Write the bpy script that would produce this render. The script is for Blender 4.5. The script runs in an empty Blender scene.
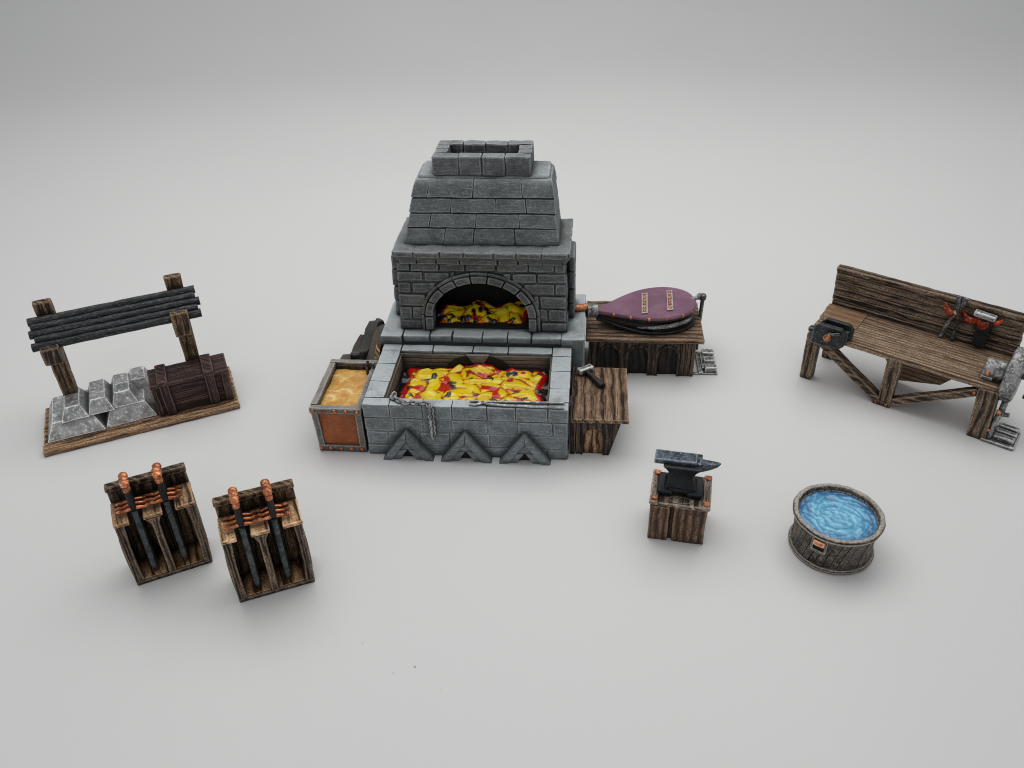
import bpy, bmesh, math, random
from mathutils import Vector, Matrix, noise
R = math.radians
rnd = random.Random(7)
scene = bpy.context.scene
COL = scene.collection
PI = math.pi

# ------------------------------------------------------------------ camera (1 unit = 1 cm)
H, PITCH, ROLL, FPX = 16.0, R(34.83), R(1.792), 850.5
cd = bpy.data.cameras.new('camera'); cam = bpy.data.objects.new('camera', cd); COL.objects.link(cam)
r0 = Vector((1, 0, 0)); u0 = Vector((0, math.sin(PITCH), math.cos(PITCH))); f0 = Vector((0, math.cos(PITCH), -math.sin(PITCH)))
rr = r0 * math.cos(ROLL) - u0 * math.sin(ROLL); uu = r0 * math.sin(ROLL) + u0 * math.cos(ROLL)
m = Matrix((rr, uu, -f0)).transposed().to_4x4(); m.translation = (0, 0, H)
cam.matrix_world = m
cd.sensor_fit = 'HORIZONTAL'; cd.sensor_width = 36.0; cd.lens = FPX / 1024 * 36.0
cd.clip_start = 0.5; cd.clip_end = 1000
scene.camera = cam
scene.view_settings.view_transform = 'Standard'; scene.view_settings.look = 'None'
scene.cycles.pixel_filter_type = 'BLACKMAN_HARRIS'; scene.cycles.filter_width = 1.05
scene.view_settings.exposure = 0; scene.view_settings.gamma = 1

# ------------------------------------------------------------------ node helpers
class NT:
    def __init__(s, name):
        s.m = bpy.data.materials.new(name); s.m.use_nodes = True
        s.t = s.m.node_tree; s.t.nodes.clear()
        s.out = s.n('ShaderNodeOutputMaterial'); s.b = s.n('ShaderNodeBsdfPrincipled')
        s.l(s.b.outputs[0], s.out.inputs[0])
    def n(s, t, **kw):
        x = s.t.nodes.new(t)
        for k, v in kw.items(): setattr(x, k, v)
        return x
    def l(s, a, b): s.t.links.new(a, b)
    def val(s, v, inp):
        if isinstance(v, (int, float)): inp.default_value = v
        elif isinstance(v, tuple): inp.default_value = v if len(v) == len(inp.default_value) else (*v, 1)
        else: s.l(v, inp)
    def math(s, op, a, b=None, clamp=False):
        x = s.n('ShaderNodeMath', operation=op, use_clamp=clamp); s.val(a, x.inputs[0])
        if b is not None: s.val(b, x.inputs[1])
        return x.outputs[0]
    def mix(s, f, a, b, mode='MIX'):
        x = s.n('ShaderNodeMix', data_type='RGBA', blend_type=mode)
        s.val(f, x.inputs[0]); s.val(a, x.inputs[6]); s.val(b, x.inputs[7]); return x.outputs[2]
    def ramp(s, v, lo, hi, a=0.0, b=1.0):
        x = s.n('ShaderNodeMapRange', interpolation_type='SMOOTHSTEP'); s.l(v, x.inputs[0])
        for i, q in enumerate((lo, hi, a, b)): x.inputs[i + 1].default_value = q
        return x.outputs[0]
    def punch(s, c, g=1.3, k=1.42, tint=(1, 1, 1)):
        x = s.n('ShaderNodeGamma'); s.l(c, x.inputs[0]); x.inputs[1].default_value = g
        return s.mix(1.0, x.outputs[0], (k * tint[0], k * tint[1], k * tint[2]), 'MULTIPLY')
    def coord(s, scale=(1, 1, 1)):
        tc = s.n('ShaderNodeTexCoord'); oi = s.n('ShaderNodeObjectInfo')
        mp = s.n('ShaderNodeMapping'); mp.inputs['Scale'].default_value = scale
        s.l(tc.outputs['Object'], mp.inputs[0])
        sc = s.math('MULTIPLY', oi.outputs['Random'], 37.0)
        ad = s.n('ShaderNodeVectorMath', operation='ADD'); s.l(mp.outputs[0], ad.inputs[0]); s.l(sc, ad.inputs[1])
        return ad.outputs[0]
    def noise(s, vec, scale, detail=4, rough=0.6, dist=0.0):
        x = s.n('ShaderNodeTexNoise'); s.l(vec, x.inputs['Vector'])
        x.inputs['Scale'].default_value = scale; x.inputs['Detail'].default_value = detail
        x.inputs['Roughness'].default_value = rough; x.inputs['Distortion'].default_value = dist
        return x.outputs[0]
    def edge(s, rad):
        return s.n('ShaderNodeAttribute', attribute_name='edge_highlight').outputs['Fac']  # pale dry-brushed edge highlight, painted into the colour
    def edge_old(s, rad):
        b = s.n('ShaderNodeBevel', samples=4); b.inputs['Radius'].default_value = rad
        g = s.n('ShaderNodeNewGeometry')
        d = s.n('ShaderNodeVectorMath', operation='DOT_PRODUCT'); s.l(b.outputs[0], d.inputs[0]); s.l(g.outputs['Normal'], d.inputs[1])
        return s.math('SUBTRACT', 1.0, d.outputs['Value'], True)
    def ao(s, dist):
        a = s.n('ShaderNodeAmbientOcclusion', samples=6); a.inputs['Distance'].default_value = dist
        return a.outputs['AO']
    def bump(s, h, strength, dist, prev=None):
        b = s.n('ShaderNodeBump'); b.inputs['Strength'].default_value = strength; b.inputs['Distance'].default_value = dist
        s.l(h, b.inputs['Height'])
        if prev is not None: s.l(prev, b.inputs['Normal'])
        return b.outputs[0]

def stone(name, dark, base, light, edge=0.6, rad=0.035, rough=0.6, shade_wash=0.25, nscale=1.0, spot=None, top=.35):
    t = NT(name); v = t.coord()
    big = t.noise(v, 1.3 * nscale, 3); fine = t.noise(v, 11 * nscale, 5, .75); grit = t.noise(v, 30 * nscale, 3, .75)
    c = t.mix(t.ramp(big, .3, .7), tuple(x * .72 for x in base), base)
    c = t.mix(t.ramp(fine, .5, .75, 0, .45), c, light)
    c = t.mix(t.ramp(fine, .44, .25, 0, .6), c, dark)
    st = t.noise(t.coord((.8, .8, 9)), 3.4, 5, .75)
    c = t.mix(t.ramp(st, .52, .72, 0, .55), c, light); c = t.mix(t.ramp(st, .42, .25, 0, .5), c, dark)
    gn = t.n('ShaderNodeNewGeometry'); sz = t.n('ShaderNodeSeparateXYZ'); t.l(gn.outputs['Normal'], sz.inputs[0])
    c = t.mix(t.math('MULTIPLY', t.ramp(sz.outputs[2], .5, .95), top), c, light)  # up-facing faces painted lighter, as if lit from overhead
    if spot: c = t.mix(t.ramp(t.noise(v, 4.5, 3, .7), .6, .72, 0, .8), c, spot)
    c = t.mix(t.ramp(grit, .54, .7, 0, .5), c, light); c = t.mix(t.ramp(grit, .44, .3, 0, .55), c, dark)
    e = t.math('MULTIPLY', t.ramp(t.edge(rad), .25, .9), t.ramp(grit, .3, .6, .35, 1.0))
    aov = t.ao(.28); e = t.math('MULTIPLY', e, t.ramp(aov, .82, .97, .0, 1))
    c = t.mix(t.math('MULTIPLY', e, edge), c, light)
    c = t.mix(t.ramp(t.noise(v, .9, 4, .7), .50, .72, 0, .55), c, t.mix(.35, dark, c))
    cav = t.ramp(aov, .5, .93, 0, 1)  # crevice shade from occlusion, mixed into the colour like a dark wash
    c = t.mix(cav, t.mix(shade_wash, dark, c), c)
    t.l(t.punch(c, 1.35, 1.45), t.b.inputs['Base Color'])
    t.b.inputs['Roughness'].default_value = rough; t.b.inputs['Specular IOR Level'].default_value = .35
    nb = t.bump(fine, .55, .05); nb = t.bump(grit, .35, .02, nb); nb = t.bump(st, .3, .04, nb)
    t.l(nb, t.b.inputs['Normal'])
    return t.m

def wood(name, dark, base, light, axis='x', freq=5.0, rough=.62, edge=.6, depth=.07, along=.12, dist=1.6, shade_wash=.2, spec=.4, grv=.85):
    """carved grain: wavy grooves that run along one axis, dark in the grooves, light on the ridges"""
    t = NT(name); tc = t.coord()
    sp = t.n('ShaderNodeSeparateXYZ'); t.l(tc, sp.inputs[0])
    ax = 'xyz'.index(axis); o = [i for i in range(3) if i != ax]
    s = t.math('ADD', sp.outputs[o[0]], t.math('MULTIPLY', sp.outputs[o[1]], .93))
    cb = t.n('ShaderNodeCombineXYZ'); t.l(t.math('MULTIPLY', s, freq), cb.inputs[0]); t.l(t.math('MULTIPLY', sp.outputs[ax], freq * along), cb.inputs[1])
    v = cb.outputs[0]
    w1 = t.noise(v, .55, 2, .5)
    ph = t.math('ADD', t.math('MULTIPLY', s, freq), t.math('MULTIPLY', w1, dist * 4))
    wav = t.math('ABSOLUTE', t.math('SINE', ph))
    gro = t.ramp(wav, .04, .55); fib = t.noise(v, 3.6, 5, .75); fb2 = t.noise(v, 1.3, 3, .6); speck = t.noise(tc, 26, 3, .75); pat = t.noise(tc, 2.4, 4, .65)
    h = t.math('ADD', t.math('MULTIPLY', gro, .55), t.math('MULTIPLY', fib, .6))
    c = t.mix(t.ramp(fib, .36, .6), t.mix(.55, dark, base), base)
    c = t.mix(t.ramp(fb2, .5, .72, 0, .55), c, light)
    c = t.mix(t.ramp(gro, 1.0, .0, 0, grv), c, dark)
    c = t.mix(t.math('MULTIPLY', t.ramp(wav, .6, 1.0), t.ramp(speck, .42, .62, 0, .85)), c, light)
    c = t.mix(t.ramp(pat, .42, .68, 0, .55), c, t.mix(.6, dark, c))
    e = t.math('MULTIPLY', t.ramp(t.edge(.05), .25, .9), t.ramp(speck, .35, .58, .25, 1.0))
    c = t.mix(t.math('MULTIPLY', e, edge), c, light)
    cav = t.ramp(t.ao(.25), .4, .95)  # occlusion shade painted dark into the recesses
    c = t.mix(cav, t.mix(shade_wash, dark, c), c)
    t.l(t.punch(c, 1.4, 1.75, (1.04, 1.0, .95)), t.b.inputs['Base Color']); t.b.inputs['Roughness'].default_value = rough; t.b.inputs['Specular IOR Level'].default_value = spec
    nb = t.bump(h, .9, depth); nb = t.bump(speck, .3, .015, nb); t.l(nb, t.b.inputs['Normal'])
    return t.m

def metal(name, dark, base, light, met=.5, rough=.4, edge=.8, shade_wash=.2, scale=1.0, streak=None):
    t = NT(name); v = t.coord() if streak is None else t.coord(streak)
    a = t.noise(v, 4 * scale, 4, .65); g = t.noise(v, 16 * scale, 4, .7)
    c = t.mix(t.ramp(a, .32, .66), dark, base); c = t.mix(t.ramp(g, .52, .7, 0, .8), c, light); g2 = t.noise(v, 34 * scale, 3, .75); c = t.mix(t.ramp(g2, .55, .7, 0, .5), c, light); c = t.mix(t.ramp(g2, .42, .3, 0, .5), c, dark)
    e = t.math('MULTIPLY', t.ramp(t.edge(.05), .25, .9), t.ramp(g, .3, .6, .4, 1.0))
    c = t.mix(t.math('MULTIPLY', e, edge), c, light)
    cav = t.ramp(t.ao(.18), .4, .95); c = t.mix(cav, t.mix(shade_wash, dark, c), c)  # recesses darkened in the colour by occlusion shade
    t.l(t.punch(c, 1.2, 1.22), t.b.inputs['Base Color']); t.b.inputs['Metallic'].default_value = met
    t.l(t.ramp(g, .3, .7, rough - .08, rough + .15), t.b.inputs['Roughness'])
    nb = t.bump(g, .35, .02); nb = t.bump(a, .3, .05, nb); t.l(nb, t.b.inputs['Normal'])
    return t.m

M = {}
M['stone'] = stone('bluegrey_stone', (.082, .093, .098), (.245, .272, .282), (.57, .605, .615), edge=.42, shade_wash=.12, top=.75)
M['stone_dark'] = stone('sooty_stone', (.035, .038, .040), (.155, .167, .171), (.46, .48, .485), edge=.40, shade_wash=.06)
M['stone_hood'] = stone('hood_stone', (.06, .066, .07), (.20, .22, .226), (.50, .53, .535), edge=.42, shade_wash=.08, top=.5)
M['soot_shade'] = stone('soot_shade_black', (.02, .019, .018), (.035, .033, .031), (.07, .066, .06), edge=.15)  # black for sooty linings and for plates that stand for shaded holes
M['inner'] = stone('sooted_inner_wall', (.04, .036, .03), (.21, .195, .17), (.42, .39, .35), edge=.2, rad=.02)
M['slab'] = stone('brown_slab', (.025, .020, .016), (.095, .078, .066), (.22, .19, .165), edge=.5)
M['slab_grey'] = stone('grey_slab', (.02, .018, .016), (.085, .08, .075), (.22, .21, .20), edge=.4, top=.1)
M['copper_hilt'] = metal('copper_hilt', (.26, .075, .03), (.68, .28, .125), (1.0, .66, .46), met=.5, rough=.28, edge=.7, scale=.45)
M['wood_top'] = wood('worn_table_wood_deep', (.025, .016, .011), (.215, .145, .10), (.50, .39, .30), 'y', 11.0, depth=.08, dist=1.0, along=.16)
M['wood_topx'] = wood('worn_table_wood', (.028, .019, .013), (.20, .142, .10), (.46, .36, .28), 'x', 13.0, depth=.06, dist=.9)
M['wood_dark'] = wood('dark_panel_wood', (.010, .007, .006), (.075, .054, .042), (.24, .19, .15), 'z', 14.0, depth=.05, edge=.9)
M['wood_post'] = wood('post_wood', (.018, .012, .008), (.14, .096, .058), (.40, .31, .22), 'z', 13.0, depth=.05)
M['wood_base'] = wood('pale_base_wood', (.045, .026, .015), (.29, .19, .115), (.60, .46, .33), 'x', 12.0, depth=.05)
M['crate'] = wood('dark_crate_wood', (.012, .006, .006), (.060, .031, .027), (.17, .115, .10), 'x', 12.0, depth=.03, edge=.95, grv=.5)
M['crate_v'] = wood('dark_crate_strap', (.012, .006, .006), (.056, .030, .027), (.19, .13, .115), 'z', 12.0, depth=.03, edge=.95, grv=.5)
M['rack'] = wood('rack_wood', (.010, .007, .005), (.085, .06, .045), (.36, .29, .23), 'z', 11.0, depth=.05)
M['rack_pale'] = wood('rack_pale_wood', (.035, .018, .010), (.40, .26, .15), (.80, .64, .46), 'y', 9.0, depth=.04, shade_wash=.1)
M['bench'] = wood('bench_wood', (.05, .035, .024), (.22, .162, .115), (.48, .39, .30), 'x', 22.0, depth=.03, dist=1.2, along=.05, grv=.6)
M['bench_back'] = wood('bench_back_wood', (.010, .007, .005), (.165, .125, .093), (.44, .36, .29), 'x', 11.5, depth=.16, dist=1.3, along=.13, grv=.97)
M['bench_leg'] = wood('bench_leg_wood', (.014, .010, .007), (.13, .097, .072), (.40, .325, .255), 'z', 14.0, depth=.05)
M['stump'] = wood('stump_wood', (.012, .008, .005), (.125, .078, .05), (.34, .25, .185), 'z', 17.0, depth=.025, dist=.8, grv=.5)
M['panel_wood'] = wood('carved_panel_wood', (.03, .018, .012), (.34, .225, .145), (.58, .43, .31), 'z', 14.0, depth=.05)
M['hollow'] = wood('hollow_shade_wood', (.006, .004, .003), (.026, .019, .014), (.09, .07, .055), 'z', 14.0, depth=.04)  # darker copy of the panel wood, with the recess shade in its colour
M['pale_strap'] = metal('pale_strap', (.16, .13, .11), (.42, .36, .32), (.70, .64, .60), met=.1, rough=.4)
M['pale'] = wood('pale_board_wood', (.14, .095, .06), (.235, .16, .105), (.36, .27, .19), 'x', 10.0, depth=.015, dist=.6, grv=.25)
M['brace'] = wood('brace_wood', (.014, .010, .007), (.13, .097, .072), (.40, .325, .255), 'x', 14.0, depth=.05)
M['rack_tan'] = wood('rack_tan_wood', (.03, .018, .010), (.30, .20, .12), (.58, .44, .30), 'y', 12.0, depth=.04)
M['stump_top'] = wood('stump_top_wood', (.025, .02, .017), (.19, .16, .135), (.52, .46, .41), 'y', 9.0, depth=.03)
M['tub'] = metal('tub_wood', (.016, .013, .010), (.15, .126, .10), (.40, .36, .31), met=.0, rough=.55, edge=.7)
M['tub_rim'] = metal('tub_rim', (.03, .024, .018), (.17, .142, .112), (.52, .48, .43), met=.15, rough=.45, edge=.8)
M['iron'] = metal('black_iron', (.006, .007, .008), (.035, .039, .043), (.24, .26, .27), met=.3, rough=.38, edge=.8, scale=.7, streak=(.5, 3, 3))
M['anvil'] = metal('anvil_iron', (.02, .027, .036), (.09, .115, .145), (.34, .40, .46), met=.3, rough=.42, edge=.7)
M['anvil_low'] = metal('anvil_foot', (.008, .010, .012), (.02, .024, .028), (.07, .08, .09), met=.3, rough=.45, edge=.4)
M['silver'] = metal('dull_silver', (.07, .07, .068), (.36, .365, .36), (.72, .72, .71), met=.45, rough=.35, edge=.8)
M['steel_dark'] = metal('dark_steel', (.03, .03, .032), (.15, .15, .155), (.42, .42, .42), met=.5, rough=.35)
M['ingot'] = metal('ingot_metal', (.22, .225, .225), (.46, .47, .465), (.88, .89, .88), met=.3, rough=.42, edge=1.0, scale=.55)
M['copper'] = metal('copper', (.22, .06, .02), (.66, .27, .12), (1.0, .68, .48), met=.55, rough=.32, edge=.7)
M['blade'] = metal('blade', (.03, .037, .038), (.105, .125, .125), (.24, .27, .27), met=.4, rough=.32, edge=.6)
M['panel'] = stone('rust_leather_panel', (.20, .065, .025), (.42, .165, .068), (.58, .27, .13), edge=.2, rough=.5)
M['bin_frame'] = stone('bin_frame', (.06, .054, .048), (.22, .21, .195), (.50, .485, .46), edge=.6)
M['red'] = metal('red_leather', (.12, .012, .006), (.60, .085, .022), (.85, .24, .12), met=.0, rough=.4, edge=.5)
M['bag'] = stone('bellows_bag', (.012, .009, .008), (.045, .034, .030), (.15, .13, .12), edge=.5, rough=.5)

def purple():
    t = NT('purple_leather'); v = t.coord()
    a = t.noise(v, 1.2, 3); g = t.noise(t.coord((2, 14, 4)), 2.2, 4, .7)
    c = t.mix(t.ramp(a, .35, .65), (.185, .085, .135), (.26, .13, .195)); c = t.mix(t.ramp(g, .5, .75, 0, .5), c, (.32, .17, .25))
    e = t.ramp(t.edge(.03), .3, .9); c = t.mix(t.math('MULTIPLY', e, .3), c, (.30, .16, .24))
    t.l(c, t.b.inputs['Base Color']); t.b.inputs['Roughness'].default_value = .48; t.b.inputs['Specular IOR Level'].default_value = .4
    t.l(t.bump(g, .15, .03), t.b.inputs['Normal']); return t.m
M['purple'] = purple()
def sand():
    t = NT('yellow_sand'); v = t.coord()
    a = t.noise(v, 2.2, 3, .6, 1.0); g = t.noise(v, 9, 4, .7)
    c = t.mix(t.ramp(a, .35, .65), (.62, .29, .055), (.82, .50, .13)); c = t.mix(t.ramp(a, .55, .72), c, (.92, .72, .34))
    c = t.mix(t.ramp(g, .55, .7, 0, .5), c, (.98, .84, .5))
    t.l(c, t.b.inputs['Base Color']); t.b.inputs['Roughness'].default_value = .45
    t.l(t.bump(g, .5, .05), t.b.inputs['Normal']); return t.m
M['sand'] = sand()
def vcol(name, rough=.3, bs=.3, spec=.5):
    t = NT(name); a = t.n('ShaderNodeVertexColor', layer_name='paint')
    v = t.coord(); g = t.noise(v, 12, 4, .65)
    c = a.outputs[0]
    t.l(c, t.b.inputs['Base Color']); t.b.inputs['Roughness'].default_value = rough; t.b.inputs['Specular IOR Level'].default_value = spec
    t.l(t.bump(g, bs, .03), t.b.inputs['Normal'])
    return t
_f = vcol('painted_fire', .2, .3); _f.b.inputs['Coat Weight'].default_value = .3; _f.b.inputs['Coat Roughness'].default_value = .12; M['fire'] = _f.m
def water():
    t = vcol('painted_water', .12, .10, .5)
    t.b.inputs['Coat Weight'].default_value = .25; t.b.inputs['Coat Roughness'].default_value = .05
    return t.m
M['water'] = water()

# ------------------------------------------------------------------ mesh helpers
def nv(p, s): return noise.noise_vector(Vector(p) * s)
SEED = [0.0]
def axis_grid(h, b, res):
    inner = h - b; n = max(1, int(math.ceil(2 * inner / res)))
    w = min(.032, inner * .4); i2 = inner - w; n = max(1, int(math.ceil(2 * i2 / res)))
    return [-h, -inner] + [-i2 + 2 * i2 * i / n for i in range(n + 1)] + [inner, h]
def rbox(bm, x0, x1, y0, y1, z0, z1, b=.03, res=.2, amp=.012, fn=None, jit=0, sc=2.2):
    """a box with rounded edges and a hand-cut, slightly uneven surface"""
    if x1 < x0: x0, x1 = x1, x0
    if y1 < y0: y0, y1 = y1, y0
    if z1 < z0: z0, z1 = z1, z0
    hx, hy, hz = (x1 - x0) / 2, (y1 - y0) / 2, (z1 - z0) / 2
    b = min(b, hx * .49, hy * .49, hz * .49)
    gx, gy, gz = axis_grid(hx, b, res), axis_grid(hy, b, res), axis_grid(hz, b, res)
    nx, ny, nz = len(gx) - 1, len(gy) - 1, len(gz) - 1
    cx, cy, cz = (x0 + x1) / 2, (y0 + y1) / 2, (z0 + z1) / 2
    SEED[0] += 3.17; so = SEED[0]
    j = [rnd.uniform(-jit, jit) for _ in range(8)]
    idx = {}; el = bm.verts.layers.float.get('edge_highlight') or bm.verts.layers.float.new('edge_highlight')
    def vert(i, k, l):
        key = (i, k, l)
        if key in idx: return idx[key]
        p = Vector((gx[i], gy[k], gz[l]))
        q = Vector((max(-hx + b, min(hx - b, p.x)), max(-hy + b, min(hy - b, p.y)), max(-hz + b, min(hz - b, p.z))))
        d = p - q
        if d.length > 1e-9: p = q + d.normalized() * b
        p += Vector((cx, cy, cz))
        if jit:
            p.x += j[0] * (p.z - cz) / max(hz, .01) * .5 + j[1]; p.z += j[2] * (p.x - cx) / max(hx, .01) + j[3] * .5; p.y += j[4]
        if amp:
            w = nv((p.x + so, p.y - so, p.z + so), sc) * amp + nv((p.x - so, p.y + so, p.z), sc * 3.3) * amp * .45
            p += w
        if fn: p = Vector(fn(p))
        v = bm.verts.new(p); idx[key] = v; nb_ = (i < 2 or i > nx - 2) + (k < 2 or k > ny - 2) + (l < 2 or l > nz - 2); v[el] = (0.0, 0.0, 1.0, 1.0)[nb_]; return v
    def q(a, b_, c, d):
        try: bm.faces.new((a, b_, c, d))
        except ValueError: pass
    for i in range(nx):
        for k in range(ny):
            q(vert(i, k, 0), vert(i, k + 1, 0), vert(i + 1, k + 1, 0), vert(i + 1, k, 0))
            q(vert(i, k, nz), vert(i + 1, k, nz), vert(i + 1, k + 1, nz), vert(i, k + 1, nz))
    for i in range(nx):
        for l in range(nz):
            q(vert(i, 0, l), vert(i + 1, 0, l), vert(i + 1, 0, l + 1), vert(i, 0, l + 1))
            q(vert(i, ny, l), vert(i, ny, l + 1), vert(i + 1, ny, l + 1), vert(i + 1, ny, l))
    for k in range(ny):
        for l in range(nz):
            q(vert(0, k, l), vert(0, k, l + 1), vert(0, k + 1, l + 1), vert(0, k + 1, l))
            q(vert(nx, k, l), vert(nx, k + 1, l), vert(nx, k + 1, l + 1), vert(nx, k, l + 1))
def frame_from(p0, p1, up=Vector((0, 0, 1))):
    d = (Vector(p1) - Vector(p0)); L = d.length; d.normalize()
    if abs(d.dot(up)) > .98: up = Vector((0, 1, 0))
    x = d.cross(up).normalized(); y = x.cross(d).normalized()
    return d, x, y, L
def beam(bm, p0, p1, w, t, b=.03, amp=.012, up=Vector((0, 0, 1)), w2=None, t2=None, res=.2):
    """a squared timber from p0 to p1: w wide sideways, t thick in the up direction"""
    d, x, y, L = frame_from(p0, p1, up); P = Vector(p0)
    w2 = w if w2 is None else w2; t2 = t if t2 is None else t2
    def fn(p):
        k = p.z / L; return P + x * p.x * (1 + (w2 / w - 1) * k) + y * p.y * (1 + (t2 / t - 1) * k) + d * p.z
    rbox(bm, -w / 2, w / 2, -t / 2, t / 2, 0, L, b, res, amp, fn)
def tube(bm, pts, rad, n=10, amp=0, cap=True):
    pts = [Vector(p) for p in pts]; rings = []
    if not isinstance(rad, (list, tuple)): rad = [rad] * len(pts)
    prev = None
    for i, p in enumerate(pts):
        d = (pts[min(i + 1, len(pts) - 1)] - pts[max(i - 1, 0)]).normalized()
        if prev is None:
            up = Vector((0, 0, 1)) if abs(d.z) < .95 else Vector((1, 0, 0)); x = d.cross(up).normalized()
        else: x = (prev - d * prev.dot(d)).normalized()
        prev = x; y = d.cross(x)
        ring = []
        for k in range(n):
            a = 2 * PI * k / n; r = rad[i]
            q = p + (x * math.cos(a) + y * math.sin(a)) * r
            if amp: q += nv(q, 5) * amp
            ring.append(bm.verts.new(q))
        rings.append(ring)
    for a, b_ in zip(rings, rings[1:]):
        for k in range(n): bm.faces.new((a[k], a[(k + 1) % n], b_[(k + 1) % n], b_[k]))
    if cap: bm.faces.new(rings[0][::-1]); bm.faces.new(rings[-1])
def lathe(bm, prof, org=(0, 0, 0), axis=(0, 0, 1), n=20, amp=0):
    """revolve (radius, height) pairs about axis through org"""
    d = Vector(axis).normalized(); up = Vector((0, 0, 1)) if abs(d.z) < .95 else Vector((0, 1, 0))
    x = d.cross(up).normalized(); y = d.cross(x); O = Vector(org); rings = []
    for r, h in prof:
        ring = []
        for k in range(n):
            a = 2 * PI * k / n; q = O + d * h + (x * math.cos(a) + y * math.sin(a)) * max(r, 1e-4)
            if amp: q += nv(q, 4) * amp
            ring.append(bm.verts.new(q))
        rings.append(ring)
    for a, b_ in zip(rings, rings[1:]):
        for k in range(n): bm.faces.new((a[k], b_[k], b_[(k + 1) % n], a[(k + 1) % n]))
    bm.faces.new(rings[0]); bm.faces.new(rings[-1][::-1])
def stud(bm, p, r, axis, h=.7):
    lathe(bm, [(r, -r * .3), (r, 0), (r * .9, r * h * .4), (r * .6, r * h * .8), (.001, r * h)], p, axis, 10)
def prism(bm, pts, fn, t0, t1, b=.0):
    """extrude a 2-D outline; fn(u, v, t) gives the point; b insets the two faces a little"""
    n = len(pts); cu = sum(p[0] for p in pts) / n; cv = sum(p[1] for p in pts) / n
    def loop(t, ins):
        out = []
        for (u, v) in pts:
            L = math.hypot(u - cu, v - cv) or 1; k = 1 - ins / L
            out.append(bm.verts.new(fn(cu + (u - cu) * k, cv + (v - cv) * k, t)))
        return out
    ls = [loop(t0, b), loop(t0 + b, 0), loop(t1 - b, 0), loop(t1, b)] if b else [loop(t0, 0), loop(t1, 0)]
    for a, c in zip(ls, ls[1:]):
        for k in range(n): bm.faces.new((a[k], a[(k + 1) % n], c[(k + 1) % n], c[k]))
    bm.faces.new(ls[0][::-1]); bm.faces.new(ls[-1])
def obj(name, bm, mat, parent=None, smooth=True, loc=None, sharp=35):
    bmesh.ops.recalc_face_normals(bm, faces=bm.faces[:])
    me = bpy.data.meshes.new(name); bm.to_mesh(me); bm.free()
    if smooth:
        me.polygons.foreach_set('use_smooth', [True] * len(me.polygons))
        try: me.set_sharp_from_angle(angle=R(sharp))
        except Exception: pass
    me.materials.append(mat)
    o = bpy.data.objects.new(name, me); COL.objects.link(o)
    if smooth and sharp < 180:
        wn = o.modifiers.new('wn', 'WEIGHTED_NORMAL'); wn.keep_sharp = True; wn.weight = 60; wn.mode = 'FACE_AREA'
    if parent is not None: o.parent = parent
    if loc is not None: o.location = loc
    return o
def B(): return bmesh.new()
def thing(name, label, cat, loc=(0, 0, 0), yaw=0, group=None, parent=None):
    o = bpy.data.objects.new(name, None); o.empty_display_size = .3; COL.objects.link(o)
    o.location = loc; o.rotation_euler = (0, 0, R(yaw)); o['label'] = label; o['category'] = cat
    if group: o['group'] = group
    return o
def tag(o, label, cat, group=None):
    o['label'] = label; o['category'] = cat
    if group: o['group'] = group
    return o
class Frame:
    """a spot on the ground with its own heading; w(a, d, z) turns its coordinates into world ones"""
    def __init__(s, x, y, yaw): s.x, s.y, s.yaw = x, y, yaw; s.c, s.s = math.cos(R(yaw)), math.sin(R(yaw))
    def w(s, a, d, z=0): return (s.x + a * s.c - d * s.s, s.y + a * s.s + d * s.c, z)
def copy_tree(o, parent=None):
    c = o.copy(); COL.objects.link(c)
    if parent is not None: c.parent = parent
    for ch in [x for x in o.children]: copy_tree(ch, c)
    return c

# ------------------------------------------------------------------ the ground: one sheet of white paper that sweeps up behind
def paper():
    t = NT('white_paper'); g = t.n('ShaderNodeNewGeometry')
    n1 = t.noise(g.outputs['Position'], .05, 2)
    c = t.mix(t.ramp(n1, .3, .7), (.735, .738, .735), (.76, .762, .757))
    for (x, y, r_) in SPECKS:
        d = t.n('ShaderNodeVectorMath', operation='DISTANCE'); t.l(g.outputs['Position'], d.inputs[0]); d.inputs[1].default_value = (x, y, 0)
        c = t.mix(t.ramp(d.outputs['Value'], r_ * .5, r_, .75, 0), c, (.16, .14, .12))
    t.l(c, t.b.inputs['Base Color']); t.b.inputs['Roughness'].default_value = .42; t.b.inputs['Specular IOR Level'].default_value = .4
    fine = t.noise(g.outputs['Position'], 9, 3); t.l(t.bump(fine, .04, .02), t.b.inputs['Normal'])
    return t.m
SPECKS = [(-2.37, 12.04, 0.032), (-2.84, 11.90, 0.018), (-3.62, 12.74, 0.018), (-1.77, 11.42, 0.014)]
M['paper'] = paper()
bm = B(); prof = [(-40, 0)]; y = -20
while y < 60: prof.append((y, 0)); y += 6
RC = 34
for i in range(25):
    a = R(90) * i / 24; prof.append((60 + RC * math.sin(a), RC * (1 - math.cos(a))))
prof += [(60 + RC, RC + 30)]
cols = []
for x in range(-120, 121, 20): cols.append([bm.verts.new((x, py, pz)) for (py, pz) in prof])
for a, b_ in zip(cols, cols[1:]):
    for k in range(len(prof) - 1): bm.faces.new((a[k], b_[k], b_[k + 1], a[k + 1]))
g = obj('ground', bm, M['paper']); g['kind'] = 'structure'

# ------------------------------------------------------------------ the forge
FF = Frame(-4.295, 19.609, -5.8)
forge = thing('stone_forge', 'grey stone forge with open hearth arch, tapered chimney hood and raised bed of fire', 'forge', FF.w(0, 0), -5.8)

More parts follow.
